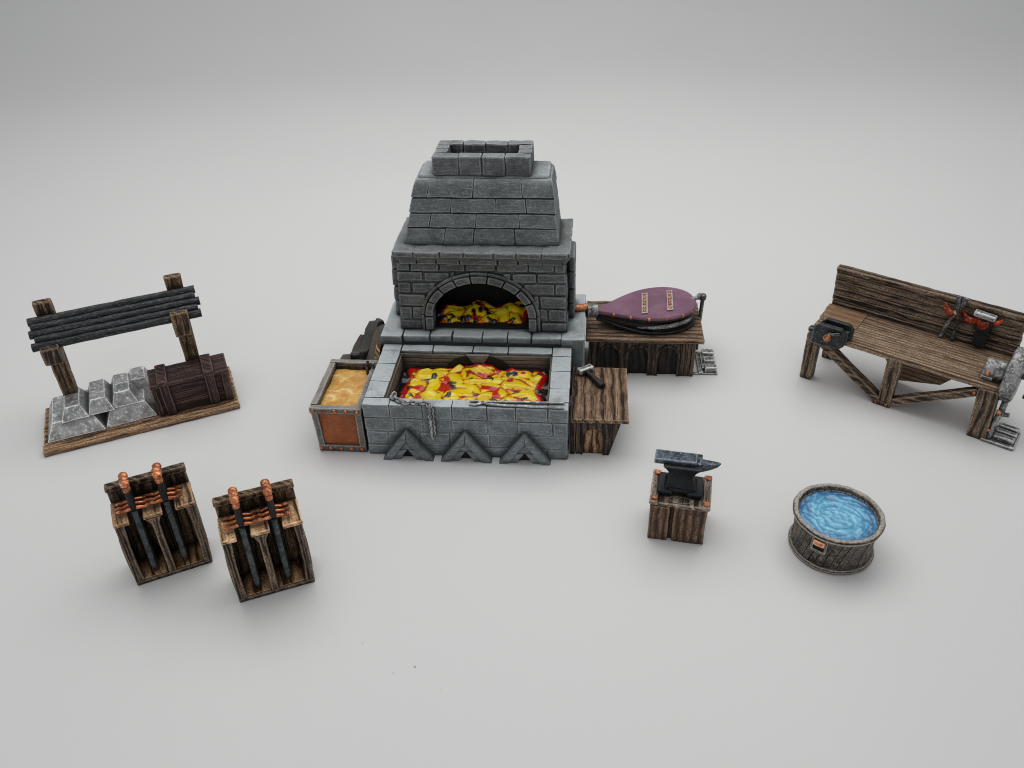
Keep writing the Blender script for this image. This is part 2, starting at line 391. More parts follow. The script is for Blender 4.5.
def course(bm, u0, u1, z0, z1, face, depth, along, bw, off, gap=.026, b=.03, amp=.014, skip=None, jit=.008, fn=None):
    """one row of bricks on the plane 'along' ('x' or 'y') at coordinate face; depth goes inward (sign matters)"""
    u = u0 - off
    while u < u1 - .02:
        w = bw * rnd.uniform(.82, 1.2); a, c = max(u, u0), min(u + w, u1); u += w
        if u1 - u < .3 * bw and u < u1: c = u1; u = u1
        if c - a < .12: continue
        segs = [(a, c)]
        if skip:
            s = skip((z0 + z1) / 2)
            if s:
                segs = []
                if a < s[0]: segs.append((a, min(c, s[0])))
                if c > s[1]: segs.append((max(a, s[1]), c))
        for (p, q) in segs:
            if q - p < .1: continue
            pr = rnd.uniform(-.012, .012) * (1 if depth > 0 else -1)
            if along == 'x': rbox(bm, p + gap / 2, q - gap / 2, face + pr, face + depth, z0 + gap * .7, z1 - gap * .7, b, .16, amp, fn, jit)
            else: rbox(bm, face + pr, face + depth, p + gap / 2, q - gap / 2, z0 + gap / 2, z1 - gap / 2, b, .16, amp, fn, jit)

BW, BD, BH = 5.87, 3.22, 1.83
# basin: courses of brick, a coping of wide flat stones, dark inner walls
bm = B(); zs = [0, .38, .87, 1.36]
core = .02
rbox(bm, core, BW - core, core, .3, 0, BH - .06, .02, .4, 0)
rbox(bm, core, .54, .3, BD - .02, 0, BH - .06, .02, .4, 0)
rbox(bm, 5.33, BW - core, .3, BD - .02, 0, BH - .06, .02, .4, 0)
rbox(bm, .5, 5.35, 2.9, BD, 0, BH - .06, .02, .4, 0)
for i in range(3):
    course(bm, 0, BW, zs[i], zs[i + 1], 0, .2, 'x', 1.0, (i % 2) * .5)
    course(bm, .02, BD, zs[i], zs[i + 1], 0, .2, 'y', .95, (i % 2) * .4)
    course(bm, .02, BD, zs[i], zs[i + 1], BW, -.2, 'y', .95, (i % 2) * .4)
# coping
u = 0
for w in (.78, .95, .85, 1.0, .82, .9, .57): rbox(bm, u + .005, u + w - .005, -.015, .34, 1.37, BH, .028, .14, .012, None, .004); u += w
v = .345
for w in (.82, .95, .75, .37): rbox(bm, -.01, .57, v + .005, v + w - .005, 1.37, BH, .028, .14, .012, None, .004); v += w
v = .345
for w in (.7, .88, .8, .51): rbox(bm, 5.30, BW + .01, v + .005, v + w - .005, 1.37, BH, .028, .14, .012, None, .004); v += w
u = .58
for w in (1.0, 1.25, 1.1, 1.36): rbox(bm, u + .012, u + w - .012, 2.86, 3.22, 1.42, BH, .028, .14, .012, None, .004); u += w
basin = obj('basin', bm, M['stone'], forge)
bm = B()                                                   # inner walls and floor of the basin
rbox(bm, .55, 5.32, .33, 2.9, 1.0, 1.12, .01, .3, .01)
for k in range(4):
    z0 = 1.12 + k * .155
    rbox(bm, .56, 5.31, 2.80, 2.88, z0 + .01, z0 + .145, .02, .15, .012)
    rbox(bm, .54, .62, .33, 2.88, z0 + .01, z0 + .145, .02, .15, .012)
    rbox(bm, 5.25, 5.33, .33, 2.88, z0 + .01, z0 + .145, .02, .15, .012)
    rbox(bm, .56, 5.31, .31, .37, z0 + .01, z0 + .145, .02, .15, .012)
obj('inner_wall', bm, M['inner'], basin)
# draught opening at the back of the basin: black plate painted as its shade
bm = B(); pts = [(3.0 + 1.0 * math.cos(R(180) * i / 18), 1.2 + .56 * math.sin(R(180) * i / 18)) for i in range(19)]
prism(bm, pts, lambda u, v, t: (u, t, v), 2.765, 2.80); obj('draught_opening', bm, M['soot_shade'], basin)
bm = B(); prism(bm, [(2.66, 1.80), (3.36, 1.80), (3.2, 1.50), (2.84, 1.50)], lambda u, v, t: (u, t, v), 2.70, 2.79, .02)
obj('keystone', bm, M['bin_frame'], basin)

def fire_bed(name, x0, x1, y0, y1, zb, zfun, parent, seed, res=.032, spots=.5, redness=0.0, tip=False):
    """a bumpy painted bed: yellow tongues over red, black coals poking through"""
    bm = B(); cl = bm.loops.layers.float_color.new('paint')
    nx, ny = int((x1 - x0) / res), int((y1 - y0) / res)
    rg = random.Random(seed); coals = []
    for _ in range(int(46 * spots)):
        coals.append((rg.uniform(x0 + .25, x1 - .25), rg.uniform(y0 + .1, y1 - .15), rg.uniform(.09, .15), rg.uniform(.06, .09), rg.uniform(0, PI)))
    V, C = {}, {}
    for i in range(nx + 1):
        for j in range(ny + 1):
            x = x0 + (x1 - x0) * i / nx; yy = y0 + (y1 - y0) * j / ny
            wx = nv((x * 1.1, yy * 1.1, seed), 1.3)
            qx, qy = x + wx.x * .35, yy + wx.y * .35
            dist, pts_ = noise.voronoi(Vector((qx * 1.5, qy * 2.5, seed)), distance_metric='DISTANCE')
            ridge = dist[1] - dist[0]; n2 = noise.noise(Vector((x * 2.6, yy * 2.9, seed + 9)))
            n3 = noise.noise(Vector((x * 6, yy * 7, seed + 3)))
            e = min(x - x0 - .10, x1 - x - .10, (yy - y0) * 1.2, (y1 - yy) * 1.4)      # distance to the border
            e += noise.noise(Vector((x * 1.9, yy * 1.9, seed + 20))) * .22
            bl = max(0, min(1, ridge * 2.4)); hgt = bl * .085 + n2 * .06 + max(0, min(.10, e * .3))
            col = (.93, .68, .008)
            k = ridge + n3 * .10
            if k < .075: col = (.86, .34, .01) if n2 > -.05 else (.60, .04, .01)
            if k < .02: col = (.30, .03, .01)
            if n2 > .30: col = (.98, .80, .06)
            if n2 < -.34 + redness: col = (.62, .03, .012)
            if e < .26 + redness: col = (.58, .012, .010)
            if e < .12: col = (.20, .008, .006)
            if e < .07: col = (.012, .010, .010)
            z = zb + zfun(x, yy) + hgt
            for (cx, cy, ra, rb, an) in coals:
                dx, dy = x - cx, yy - cy; u = (dx * math.cos(an) + dy * math.sin(an)) / ra; w = (-dx * math.sin(an) + dy * math.cos(an)) / rb
                q = u * u + w * w + n3 * .8
                if q < 1: z += .05 * (1 - max(0, q)); col = (.012, .012, .012) if noise.noise(Vector((x * 14, yy * 14, 0))) < .28 else (.09, .085, .08)
            V[i, j] = bm.verts.new((x, yy, z)); C[i, j] = col
    for i in range(nx):
        for j in range(ny):
            ks = [(i, j), (i + 1, j), (i + 1, j + 1), (i, j + 1)]
            f = bm.faces.new([V[k] for k in ks])
            for lp, k in zip(f.loops, ks): lp[cl] = (*C[k], 1)
    return obj(name, bm, M['fire'], parent, sharp=180)
def zf(x, y): return .10 * max(0, 1 - abs(x - 3) / 2.4) + (.14 * max(0, (y - 2.2) / .55) * max(0, 1 - abs(x - 3.05) / .75)) + .02
fire_bed('fire_bed', .66, 5.24, .42, 2.78, 1.16, zf, forge, 5.0)
# gable-shaped vents along the foot of the front wall
for ci, cx in enumerate((1.22, 2.93, 4.64)):
    bm = B(); hw, hh, t = .70, .98, .27
    prism(bm, [(cx - hw * .62, .36), (cx + hw * .62, .36), (cx, hh - .08)], lambda u, v, t_: (u, t_, v), -.19, .06, .01)
    for s in (-1, 1):
        # slanted roof stones
        pts = [(cx + s * (hw + .04), .0), (cx + s * (hw - .42), .0), (cx, .56), (cx, hh + .02)]
        q0 = [(cx + s * (hw + .05), 0.0), (cx + s * (hw - .20), 0.0), (cx - s * .0, hh - .25), (cx, hh + .04)]
        if s < 0: q0 = q0[::-1]
        prism(bm, q0, lambda u, v, t_: (u, t_, v), -.26, .05, .02)
        q1 = [(cx + s * (hw - .19), 0.005), (cx + s * (hw - .46), 0.005), (cx + s * .02, .36), (cx + s * .45, .36)]
        if s < 0: q1 = q1[::-1]
        prism(bm, q1, lambda u, v, t_: (u, t_, v), -.22, .05, .02)
    obj('gable_vent', bm, M['stone'], forge, sharp=20)
    bm = B(); prism(bm, [(cx - .30, .0), (cx + .30, .0), (cx, .34)], lambda u, v, t_: (u, t_, v), -.06, .01); obj('vent_hole', bm, M['soot_shade'], forge)  # dark triangle painted as the shade inside the vent

# plinth under the hearth
PZ = 2.1
bm = B()
rbox(bm, -.13, .56, 3.25, 6.2, 0, PZ, .04, .2, .018)
rbox(bm, 5.56, 6.28, 3.27, 6.2, 0, PZ, .04, .2, .018)
rbox(bm, .5, 5.6, 3.40, 6.15, 0, PZ - .06, .03, .3, .01)
u = .58
for w in (.85, .7, .95, .8, .75, .93): rbox(bm, u + .01, u + w - .01, 3.30, 3.72, PZ - .24, PZ + .0, .04, .12, .016, None, .008); u += w
obj('plinth', bm, M['stone'], forge)

# hearth body with its arch
ax, aw, sp, rise = 3.03, 1.47, 2.62, 1.16
BZ0, BZ1, BFd = PZ, 4.46, 3.72
def taper(p):
    k = 1 + .022 * (BZ1 - p.z) / (BZ1 - BZ0); return (3.09 + (p.x - 3.09) * k, BFd + (p.y - BFd) - .06 * (BZ1 - p.z) / 2.3, p.z)
def arch_pts(off, n=28, foot=BZ0):
    pts = [(ax - aw - off, foot)]
    for i in range(n + 1):
        a = PI - PI * i / n; pts.append((ax + (aw + off) * math.cos(a), sp + (rise + off) * math.sin(a)))
    pts.append((ax + aw + off, foot)); return pts
bm = B()
# wall core with arch hole: strips from the arch curve to the outer rectangle
inner = arch_pts(.06)
BL_, BR_ = .52, 5.66
outer = []
for (x, z) in inner:
    dx, dz = x - ax, z - BZ0
    if abs(dx) < 1e-6: outer.append((ax, BZ1)); continue
    kx = ((BR_ if dx > 0 else BL_) - ax) / dx; kz = (BZ1 - BZ0) / dz if dz > 1e-6 else 1e9
    k = min(kx, kz); outer.append((ax + dx * k, BZ0 + dz * k))
def P3(x, z, y): return bm.verts.new(taper(Vector((x, y, z))))
for a in range(len(inner) - 1):
    i0, i1, o0, o1 = inner[a], inner[a + 1], outer[a], outer[a + 1]
    f = [P3(*i0, BFd + .05), P3(*i1, BFd + .05), P3(*o1, BFd + .05)]
    if (abs(o0[0] - o1[0]) > 1e-6 and abs(o0[1] - o1[1]) > 1e-6):
        cx_ = BL_ if o0[0] < ax else BR_
        f.append(P3(cx_, BZ1, BFd + .05))
    f.append(P3(*o0, BFd + .05)); bm.faces.new(f)
    bm.faces.new([P3(*i0, BFd + .05), P3(*i0, 4.25), P3(*i1, 4.25), P3(*i1, BFd + .05)])
rbox(bm, BL_ + .03, 1.3, BFd + .08, 6.0, BZ0, BZ1, .02, .4, 0)
rbox(bm, 4.76, BR_ - .03, BFd + .08, 6.0, BZ0, BZ1, .02, .4, 0)
rbox(bm, 1.25, 4.8, 5.7, 6.0, BZ0, BZ1, .02, .4, 0)
rbox(bm, 1.25, 4.8, BFd + .1, 6.0, 4.0, BZ1, .02, .4, 0)
rows = [2.1, 2.47, 2.93, 3.38, 3.78, 4.13, 4.46]
def askip(z):
    off = .30
    if z < sp: return (ax - aw - off, ax + aw + off)
    q = (z - sp) / (rise + off)
    if q >= 1: return None
    w = (aw + off) * math.sqrt(1 - q * q); return (ax - w, ax + w)
for i in range(6):
    course(bm, BL_, BR_, rows[i], rows[i + 1], BFd, .25, 'x', .82, (i % 2) * .42, gap=.034, b=.042, amp=.022, skip=askip, jit=.012, fn=taper)
    course(bm, BFd + .02, 6.0, rows[i], rows[i + 1], BL_, .2, 'y', .8, (i % 2) * .4, gap=.034, b=.042, amp=.022, jit=.012, fn=taper)
    course(bm, BFd + .02, 6.0, rows[i], rows[i + 1], BR_, -.2, 'y', .8, (i % 2) * .4, gap=.034, b=.042, amp=.022, jit=.012, fn=taper)
body = obj('hearth_body', bm, M['stone_dark'], forge)
bm = B()                                                   # inside of the hearth
rbox(bm, 1.42, 4.64, 5.5, 5.6, BZ0, 4.0, .02, .3, .02)
for s in (1.38, 4.62): rbox(bm, s, s + .08, 4.2, 5.6, BZ0, 4.0, .02, .3, .02)
rbox(bm, 1.4, 4.64, 4.2, 5.6, 3.9, 4.0, .02, .3, .02)
rbox(bm, 1.4, 4.64, 3.9, 5.6, BZ0 - .03, BZ0 + .01, .01, .3, .0)
obj('hearth_lining', bm, M['soot_shade'], body)
# arch stones: a ring of wedge blocks and a thin outer moulding
bm = B()
def ring(bm, o0, o1, n, y0, y1, legs, gap=.03, b=.035):
    pl = []
    L = 0; pts = arch_pts((o0 + o1) / 2, 60)
    cum = [0]
    for p, q in zip(pts, pts[1:]): cum.append(cum[-1] + math.hypot(q[0] - p[0], q[1] - p[1]))
    pi, po = arch_pts(o0, 60), arch_pts(o1, 60)
    def at(s, t):
        s = max(0, min(cum[-1] - 1e-6, s)); k = 0
        while cum[k + 1] < s: k += 1
        f = (s - cum[k]) / (cum[k + 1] - cum[k])
        a = [pi[k][c] + (pi[k + 1][c] - pi[k][c]) * f for c in (0, 1)]; o = [po[k][c] + (po[k + 1][c] - po[k][c]) * f for c in (0, 1)]
        return a[0] + (o[0] - a[0]) * t, a[1] + (o[1] - a[1]) * t
    for i in range(n):
        s0, s1 = cum[-1] * i / n + gap / 2, cum[-1] * (i + 1) / n - gap / 2
        def fn(p):
            x, z = at(p.x, p.z / (o1 - o0)); return taper(Vector((x, p.y, z)))
        rbox(bm, s0, s1, y0 + rnd.uniform(-.01, .01), y1, 0, o1 - o0, b, .12, .01, fn)
ring(bm, .0, .24, 11, BFd - .06, BFd + .5, 2)
ring(bm, .26, .36, 11, BFd - .03, BFd + .2, 2, .012, .03)
obj('arch', bm, M['stone_dark'], body)
# fire in the hearth
def zh(x, y): return -.10 + .22 * max(0, min(1, (y - 3.9) / .9)) + .10 * math.sin(x * 5) * max(0, min(1, (y - 3.9)))
fire_bed('hearth_fire', 1.5, 4.56, 3.98, 5.2, 2.06, zh, forge, 11.0, redness=-.08, spots=.5)
# buttress strips on the two sides
for s, a in ((0, .02), (1, 5.98)):
    bm = B(); z = PZ
    for h in (.55, .5, .62, .5): rbox(bm, a + (.13 if s == 0 else -.28) - .0, a + (.28 if s == 0 else -.06) + (.1 if s == 0 else 0), 4.55, 5.75, z + .015, z + h - .015, .05, .15, .025, None, .015); z += h
    obj('buttress', bm, M['stone_dark'], forge)
# cornice: rough slab with a sloped underside
bm = B()
def cor(p):
    k = 0 if p.z > 4.70 else (4.70 - p.z) / .28
    x = 3.12 + (p.x - 3.12) * (1 - .055 * k); y = p.y + .20 * k * (1 if p.y < 4.5 else -1); return (x, y, p.z)
rbox(bm, .46, 5.80, 3.56, 6.1, 4.42, 4.86, .03, .09, .03, cor, sc=3.4)
u = .5
for w in (.62, .8, .7, .9, .66, .76, .8): rbox(bm, u + .012, u + w - .012, 3.53, 4.0, 4.68, 4.86, .04, .12, .018, None, .008); u += w
obj('cornice', bm, M['stone_dark'], forge)
bm = B(); u = .62
for w in (.55, .6, .7, .5, .66, .6, .72, .6): rbox(bm, u + .012, min(5.6, u + w - .012), 3.66, 4.0, 4.40, 4.60, .03, .12, .018, None, .01); u += w
obj('cornice_support', bm, M['stone_dark'], forge)
# hood: courses that step in
bm = B()
hz = [4.84, 5.37, 5.81, 6.26, 6.80]
def hd(z): return 4.08 + (z - 4.84) * .155
def hl(z): return .78 + (z - 4.84) * .215
def hr(z): return 5.42 - (z - 4.84) * .10
for i in range(4):
    z0, z1 = hz[i], hz[i + 1]; last = i == 3
    def fn(p, z0=z0, z1=z1, last=last):
        lip = .028 * (1 - (p.z - z0) / (z1 - z0)); z = p.z
        k = max(0, (p.z - (z1 - .24)) / .24) if last else 0
        l, r_, f, bk = hl(z) - lip + .04 * k * k, hr(z) + lip - .04 * k * k, hd(z) - lip + .16 * k * k, 6.0 - (z - 4.84) * .12
        u = (p.x - 0) ; v = p.y
        q = Vector((l + (r_ - l) * u / 5, f + (bk - f) * v / 2, z)); return q
    cuts = [[0, 1.28, 2.25, 3.6, 5], [0, .75, 2.3, 3.75, 5], [0, 1.42, 2.95, 4.0, 5], [0, .55, 2.15, 3.88, 5]][i]
    for a, c in zip(cuts, cuts[1:]):
        zz = rnd.uniform(-.012, .012); g_ = .007
        rbox(bm, a + (g_ if a else 0), c - (g_ if c < 5 else 0), 0 + rnd.uniform(0, .012), .45, z0 + .02, z1 - .02, .022, .13, .018, fn)
    for (x0, x1) in ((0, .5), (4.5, 5)):
        v = .46
        for w in (.7, .5, .34): rbox(bm, x0, x1, v + .01, v + w - .01, z0 + .016, z1 - .016, .035, .16, .016, fn); v += w
def fc(p):
    z = p.z; return (hl(z) + .06 + (hr(z) - hl(z) - .12) * p.x / 5, hd(z) + .06 + (5.8 - hd(z)) * p.y / 2, z)
rbox(bm, 0, 5, 0, 2, 4.8, 6.72, .03, .4, 0, fc)
# top of the hood slopes gently up to the chimney
def tp(p):
    k = (p.z - 6.60) / .27; return (3.2 + (p.x - 3.2) * (1 - .035 * k), 5.16 + (p.y - 5.16) * (1 - .12 * k), p.z)
rbox(bm, 1.24, 5.20, 4.47, 5.86, 6.60, 6.87, .06, .12, .02, tp)
obj('hood', bm, M['stone_hood'], forge)
# chimney: a square ring of stones
bm = B()
CA, CB, C0, C1, CZ0, CZ1 = 1.73, 4.60, 4.52, 5.98, 6.85, 7.42
for (x0, x1) in ((CA, 2.5), (2.5, 3.18), (3.18, 3.85), (3.85, CB)):
    for (y0, y1) in ((C0, C0 + .36), (C1 - .36, C1)): rbox(bm, x0 + .003, x1 - .003, y0, y1, CZ0, CZ1, .04, .1, .022, None, .006)
for x0, x1 in ((CA, CA + .40), (CB - .40, CB)):
    for y0, y1 in ((C0 + .37, 5.24), (5.24, C1 - .37)): rbox(bm, x0, x1, y0 + .01, y1 - .01, CZ0, CZ1, .04, .1, .022, None, .006)
rbox(bm, CA + .03, CB - .03, C0 + .03, C0 + .3, CZ0, CZ1 - .03, .02, .3, 0); rbox(bm, CA + .03, CB - .03, C1 - .3, C1 - .03, CZ0, CZ1 - .03, .02, .3, 0)
ch = obj('chimney', bm, M['stone_dark'], forge)
bm = B(); rbox(bm, CA + .38, CB - .38, C0 + .34, C1 - .34, CZ0, CZ0 + .08, .01, .3, 0); obj('flue', bm, M['soot_shade'], ch)

# ------------------------------------------------------------------ tongs and chain on the rim
t = thing('tongs', 'long silver tongs lying along the front rim of the forge', 'tongs', FF.w(3.3, .14, 1.86), -5.8)
for s in (-1, 1):
    bm = B(); tube(bm, [(-.22, s * .07, 0.02), (-.05, s * .10, .02), (.10, s * .03, .03), (.3, -s * .05, .03), (.8, -s * .085, .02), (2.45, -s * .115, .02)], [.02, .032, .036, .034, .036, .03], 8, .004)
    obj('handle', bm, M['ingot'], t)
bm = B(); stud(bm, (.16, 0, .05), .055, (0, 0, 1)); obj('rivet', bm, M['silver'], t)
bm = B()
path = [(.88, .48), (.83, .36), (.88, .25), (1.02, .2), (1.1, .12), (1.2, .07), (1.32, .05), (1.45, .08), (1.58, .03), (1.7, .05), (1.82, .08), (1.92, .04)]
pts = [Vector((x, y, 1.875)) for x, y in path] + [Vector((1.98, -.045, 1.84))] + [Vector((1.985 + .012 * (i % 2), -.05, 1.84 - .098 * i)) for i in range(1, 12)]
for i, p in enumerate(pts[:-1]):
    q = pts[i + 1]; d, x, y_, L = frame_from(p, q); c = (p + q) / 2
    fl = x if i % 2 else (x * .3 + y_ * .95)
    lp = [c + d * math.cos(a) * .10 + fl.normalized() * math.sin(a) * .07 for a in [2 * PI * k / 10 for k in range(11)]]
    tube(bm, lp, .03, 6, 0, False)
ch_ = obj('chain', bm, M['ingot'], loc=FF.w(0, 0)); ch_.rotation_euler = (0, 0, R(-5.8)); tag(ch_, 'silver chain trailing over the rim of the forge and down its front', 'chain')

# ------------------------------------------------------------------ sand bin at the left of the forge
bn = thing('sand_bin', 'iron framed bin of yellow sand with rust coloured front panel and copper rivets', 'bin', FF.w(-1.62, .05), -5.8)
W_, D_, Z_ = 1.56, 2.62, 1.58
def splay(p): return (p.x + (.0 if p.x > .8 else .06 * (1 - p.z / Z_)), p.y, p.z)
bm = B()
for (x0, x1, y0, y1) in ((0, W_, 0, .2), (0, W_, D_ - .2, D_), (0, .2, .2, D_ - .2), (W_ - .2, W_, .2, D_ - .2)): rbox(bm, x0, x1, y0, y1, Z_ - .2, Z_, .035, .12, .016, splay)
rbox(bm, .05, .25, .01, .2, .05, Z_ - .18, .03, .12, .014, splay); rbox(bm, W_ - .22, W_ - .01, .01, .2, .05, Z_ - .18, .03, .12, .014, splay)
rbox(bm, .05, W_ - .01, .0, .2, 0, .24, .03, .12, .014, splay)
rbox(bm, .05, .25, .2, D_, 0, .24, .03, .2, .014, splay); rbox(bm, .05, .22, D_ - .2, D_, .2, Z_ - .1, .03, .2, .014, splay)
obj('frame', bm, M['bin_frame'], bn)
bm = B(); rbox(bm, .2, W_ - .18, .07, .14, .2, Z_ - .18, .01, .15, .01); obj('front_panel', bm, M['panel'], bn)
bm = B()
rbox(bm, .09, .17, .12, D_ - .1, .1, Z_ - .1, .01, .2, .01, splay); rbox(bm, .17, W_ - .1, D_ - .22, D_ - .1, .1, Z_ - .1, .01, .2, .01); rbox(bm, W_ - .19, W_ - .12, .14, D_ - .1, .3, Z_ - .1, .01, .2, .01)
rbox(bm, .15, W_ - .15, .15, .22, .3, Z_ - .1, .01, .2, .01)
obj('side_board', bm, M['wood_dark'], bn)
bm = B(); cnt = 14; VV = {}
for i in range(cnt + 1):
    for j in range(24):
        x = .17 + (W_ - .35) * i / cnt; y = .2 + (D_ - .42) * j / 23
        VV[i, j] = bm.verts.new((x, y, 1.33 + noise.noise(Vector((x * 2, y * 2, 3))) * .07 + noise.noise(Vector((x * 6, y * 6, 3))) * .02))
for i in range(cnt):
    for j in range(23): bm.faces.new((VV[i, j], VV[i + 1, j], VV[i + 1, j + 1], VV[i, j + 1]))
obj('sand', bm, M['sand'], bn, sharp=180)
for z, xs in ((Z_ - .1, (.12, .44, .77, 1.08, 1.41)), (.13, (.17, .47, .78, 1.1, 1.41))):
    for x in xs:
        bm = B(); stud(bm, (x, .0, z), .068, (0, -1, 0)); obj('rivet', bm, M['copper'], bn)
sc = thing('scoop', 'small dark scoop standing in the back corner of the sand bin', 'scoop', FF.w(-.38, 2.2, 1.35), -5.8)
bm = B(); tube(bm, [(0, 0, -.05), (0, .05, .30), (.03, .1, .42)], [.045, .04, .05], 8, .005); obj('handle', bm, M['steel_dark'], sc)
bm = B(); tube(bm, [(.18, -.1, -.05), (.2, .05, .34)], [.04, .05], 8, .005); stud(bm, (.2, .06, .36), .07, (0, 0, 1)); obj('grip', bm, M['silver'], sc)

# slabs leaning behind the bin
specs = [('dark grey slab at the outer end of the pile behind the bin', [(-1.52, 2.75), (-.98, 2.75), (-.90, 4.0), (-1.05, 4.5), (-1.35, 4.05)], 1.25, 'slab'),
         ('long grey slab standing in the middle of the pile behind the bin', [(-1.12, 2.78), (-.72, 2.78), (-.42, 5.2), (-.78, 5.45), (-1.0, 4.6)], 1.50, 'slab_grey'),
         ('long brown slab of the pile leaning on the forge plinth', [(-.78, 2.8), (-.30, 2.8), (.02, 5.9), (-.42, 6.0), (-.62, 4.8)], 1.46, 'slab'),
         ('short pale brown slab wedged between bin and forge', [(-.34, 2.8), (-.10, 2.8), (-.04, 3.7), (-.18, 3.8)], 1.62, 'rack_pale')]
for lab, pts, hh, mt in specs:
    bm = B()
    a0 = sum(p[0] for p in pts) / len(pts); d0 = sum(p[1] for p in pts) / len(pts)
    def fn(p, pts=pts, a0=a0, d0=d0):
        # unit box -> irregular slab, narrower toward the top
        v = p.y; L = [q for q in pts]
        ys = min(q[1] for q in L) + v * (max(q[1] for q in L) - min(q[1] for q in L))
        xs = []
        for q, r in zip(L, L[1:] + L[:1]):
            if (q[1] - ys) * (r[1] - ys) <= 0 and abs(q[1] - r[1]) > 1e-6: xs.append(q[0] + (r[0] - q[0]) * (ys - q[1]) / (r[1] - q[1]))
        xl, xr = (min(xs), max(xs)) if len(xs) > 1 else (L[0][0], L[1][0])
        w = max(.12, xr - xl); c = (xl + xr) / 2
        return (c + (p.x - .5) * w * (1.15 - .25 * p.z) - a0, ys - d0, p.z * (1 + .14 * math.sin(v * 7 + c * 5)))
    rbox(bm, 0, 1, .02, .98, 0, hh, .07, .14, .02, fn, 0, 2.0)
    o = obj('stone_slab', bm, M[mt], loc=FF.w(a0, d0, .0)); o.rotation_euler = (0, 0, R(-5.8)); tag(o, lab, 'slab', 'slabs leaning in a pile by the forge')

# ------------------------------------------------------------------ side table with hammer
TH = 1.31
st = thing('side_table', 'small low wooden table with carved arch and grooved plank top at the forge corner', 'table', FF.w(5.93, .1), -5.8)
bm = B()
u = .0
for w in (.34, .31, .35, .34, .32): rbox(bm, u + .001, u + w - .001, .16, 2.85, TH - .12, TH, .014, .1, .012); u += w
obj('tabletop', bm, M['wood_top'], st, sharp=60)
bm = B()
pts = [(.30, 0), (.37, 0), (.37, .66)] + [(.66 - .29 * math.cos(PI * i / 10), .66 + .28 * math.sin(PI * i / 10)) for i in range(1, 10)] + [(.95, .66), (.95, 0), (1.13, 0), (1.44, TH - .12), (.30, TH - .12)]
prism(bm, pts, lambda u, v, t_: (u, t_, v), .19, .36)
rbox(bm, .0, .15, .18, .4, 0, TH - .12, .03, .15, .012); rbox(bm, .17, .29, .20, .4, 0, TH - .12, .03, .15, .012)
flr = lambda p: (p.x + .31 * p.z / (TH - .12), p.y, p.z)
rbox(bm, 1.02, 1.12, .36, 2.75, 0, TH - .12, .02, .2, .012, flr); rbox(bm, .05, 1.1, 2.65, 2.75, 0, TH - .12, .02, .2, .012); rbox(bm, .04, .12, .4, 2.7, 0, TH - .12, .02, .3, .01)
obj('arch_frame', bm, M['wood_dark'], st, sharp=25)
bm = B(); rbox(bm, .3, 1.0, .26, .34, 0, TH - .2, .01, .15, .01); obj('panel', bm, M['panel_wood'], st)
hm = thing('hammer', 'small hammer with silver head lying on the side table', 'hammer', FF.w(6.30, 2.62, TH + .10), -5.8 - 55)
bm = B(); rbox(bm, -.10, .10, -.24, .27, -.06, .12, .05, .06, .012, lambda p: (p.x * (1 + .25 * (abs(p.y) > .14)), p.y, p.z)); obj('head', bm, M['silver'], hm)
bm = B(); tube(bm, [(.05, 0, 0), (.4, .02, -.01), (.95, 0, -.03)], [.07, .08, .105], 8, .008); obj('handle', bm, M['bag'], hm)

# ------------------------------------------------------------------ bellows table, bellows, pedal
BT = 1.46
bt = thing('bellows_table', 'long dark wooden cabinet with three carved arches at the right of the forge', 'table', FF.w(6.34, 4.42), -5.8)
L_ = 3.74
bm = B(); v = 0
for w in (.52, .5, .55, .48, .42): rbox(bm, -.03, L_ + .02, v + .001, v + w - .001, BT - .15, BT, .022, .12, .016); v += w
obj('tabletop', bm, M['wood_topx'], bt, sharp=60)
bm = B()
# front: uprights with rounded arches between them
def arch_panel(bm, u0, u1, z1, c, hw, spz, rise_, y0, y1):
    pts = [(u0, 0), (c - hw, 0), (c - hw, spz)] + [(c - hw * math.cos(PI * i / 12), spz + rise_ * math.sin(PI * i / 12)) for i in range(1, 12)] + [(c + hw, spz), (c + hw, 0), (u1, 0), (u1, z1), (u0, z1)]
    prism(bm, pts, lambda u, v, t_: (u, t_, v), y0, y1)
for c, u0, u1 in ((.76, .14, 1.27), (1.70, 1.27, 2.17), (2.66, 2.17, 3.14)): arch_panel(bm, u0, u1, BT - .16, c, .31, .72, .38, .09, .32)
obj('arch_front', bm, M['wood_dark'], bt, sharp=25)
for c in (.76, 1.70, 2.66):
    bm = B(); n = 14; pp = [(c - .36, .02), (c - .36, .72)] + [(c - .36 * math.cos(PI * i / n), .72 + .43 * math.sin(PI * i / n)) for i in range(1, n)] + [(c + .36, .72), (c + .36, .02)]
    tube(bm, [(x, .09, z) for x, z in pp], .045, 6, .006); obj('arch_rim', bm, M['wood_dark'], bt)
bm = B()
rbox(bm, .1, 3.2, .19, .27, 0, BT - .16, .01, .2, .012); obj('back_panel', bm, M['hollow'], bt); bm = B()
u = 3.14
for w in (.14, .12, .13): rbox(bm, u, u + w - .01, .075, .35, 0, BT - .15, .025, .15, .014); u += w
rbox(bm, 3.42, 3.53, .3, 2.3, 0, BT - .15, .02, .2, .014); rbox(bm, .1, 3.45, 2.2, 2.3, 0, BT - .15, .02, .3, .014); rbox(bm, .08, .16, .1, 2.3, 0, BT - .15, .02, .3, .01)
obj('side_board', bm, M['wood_dark'], bt)

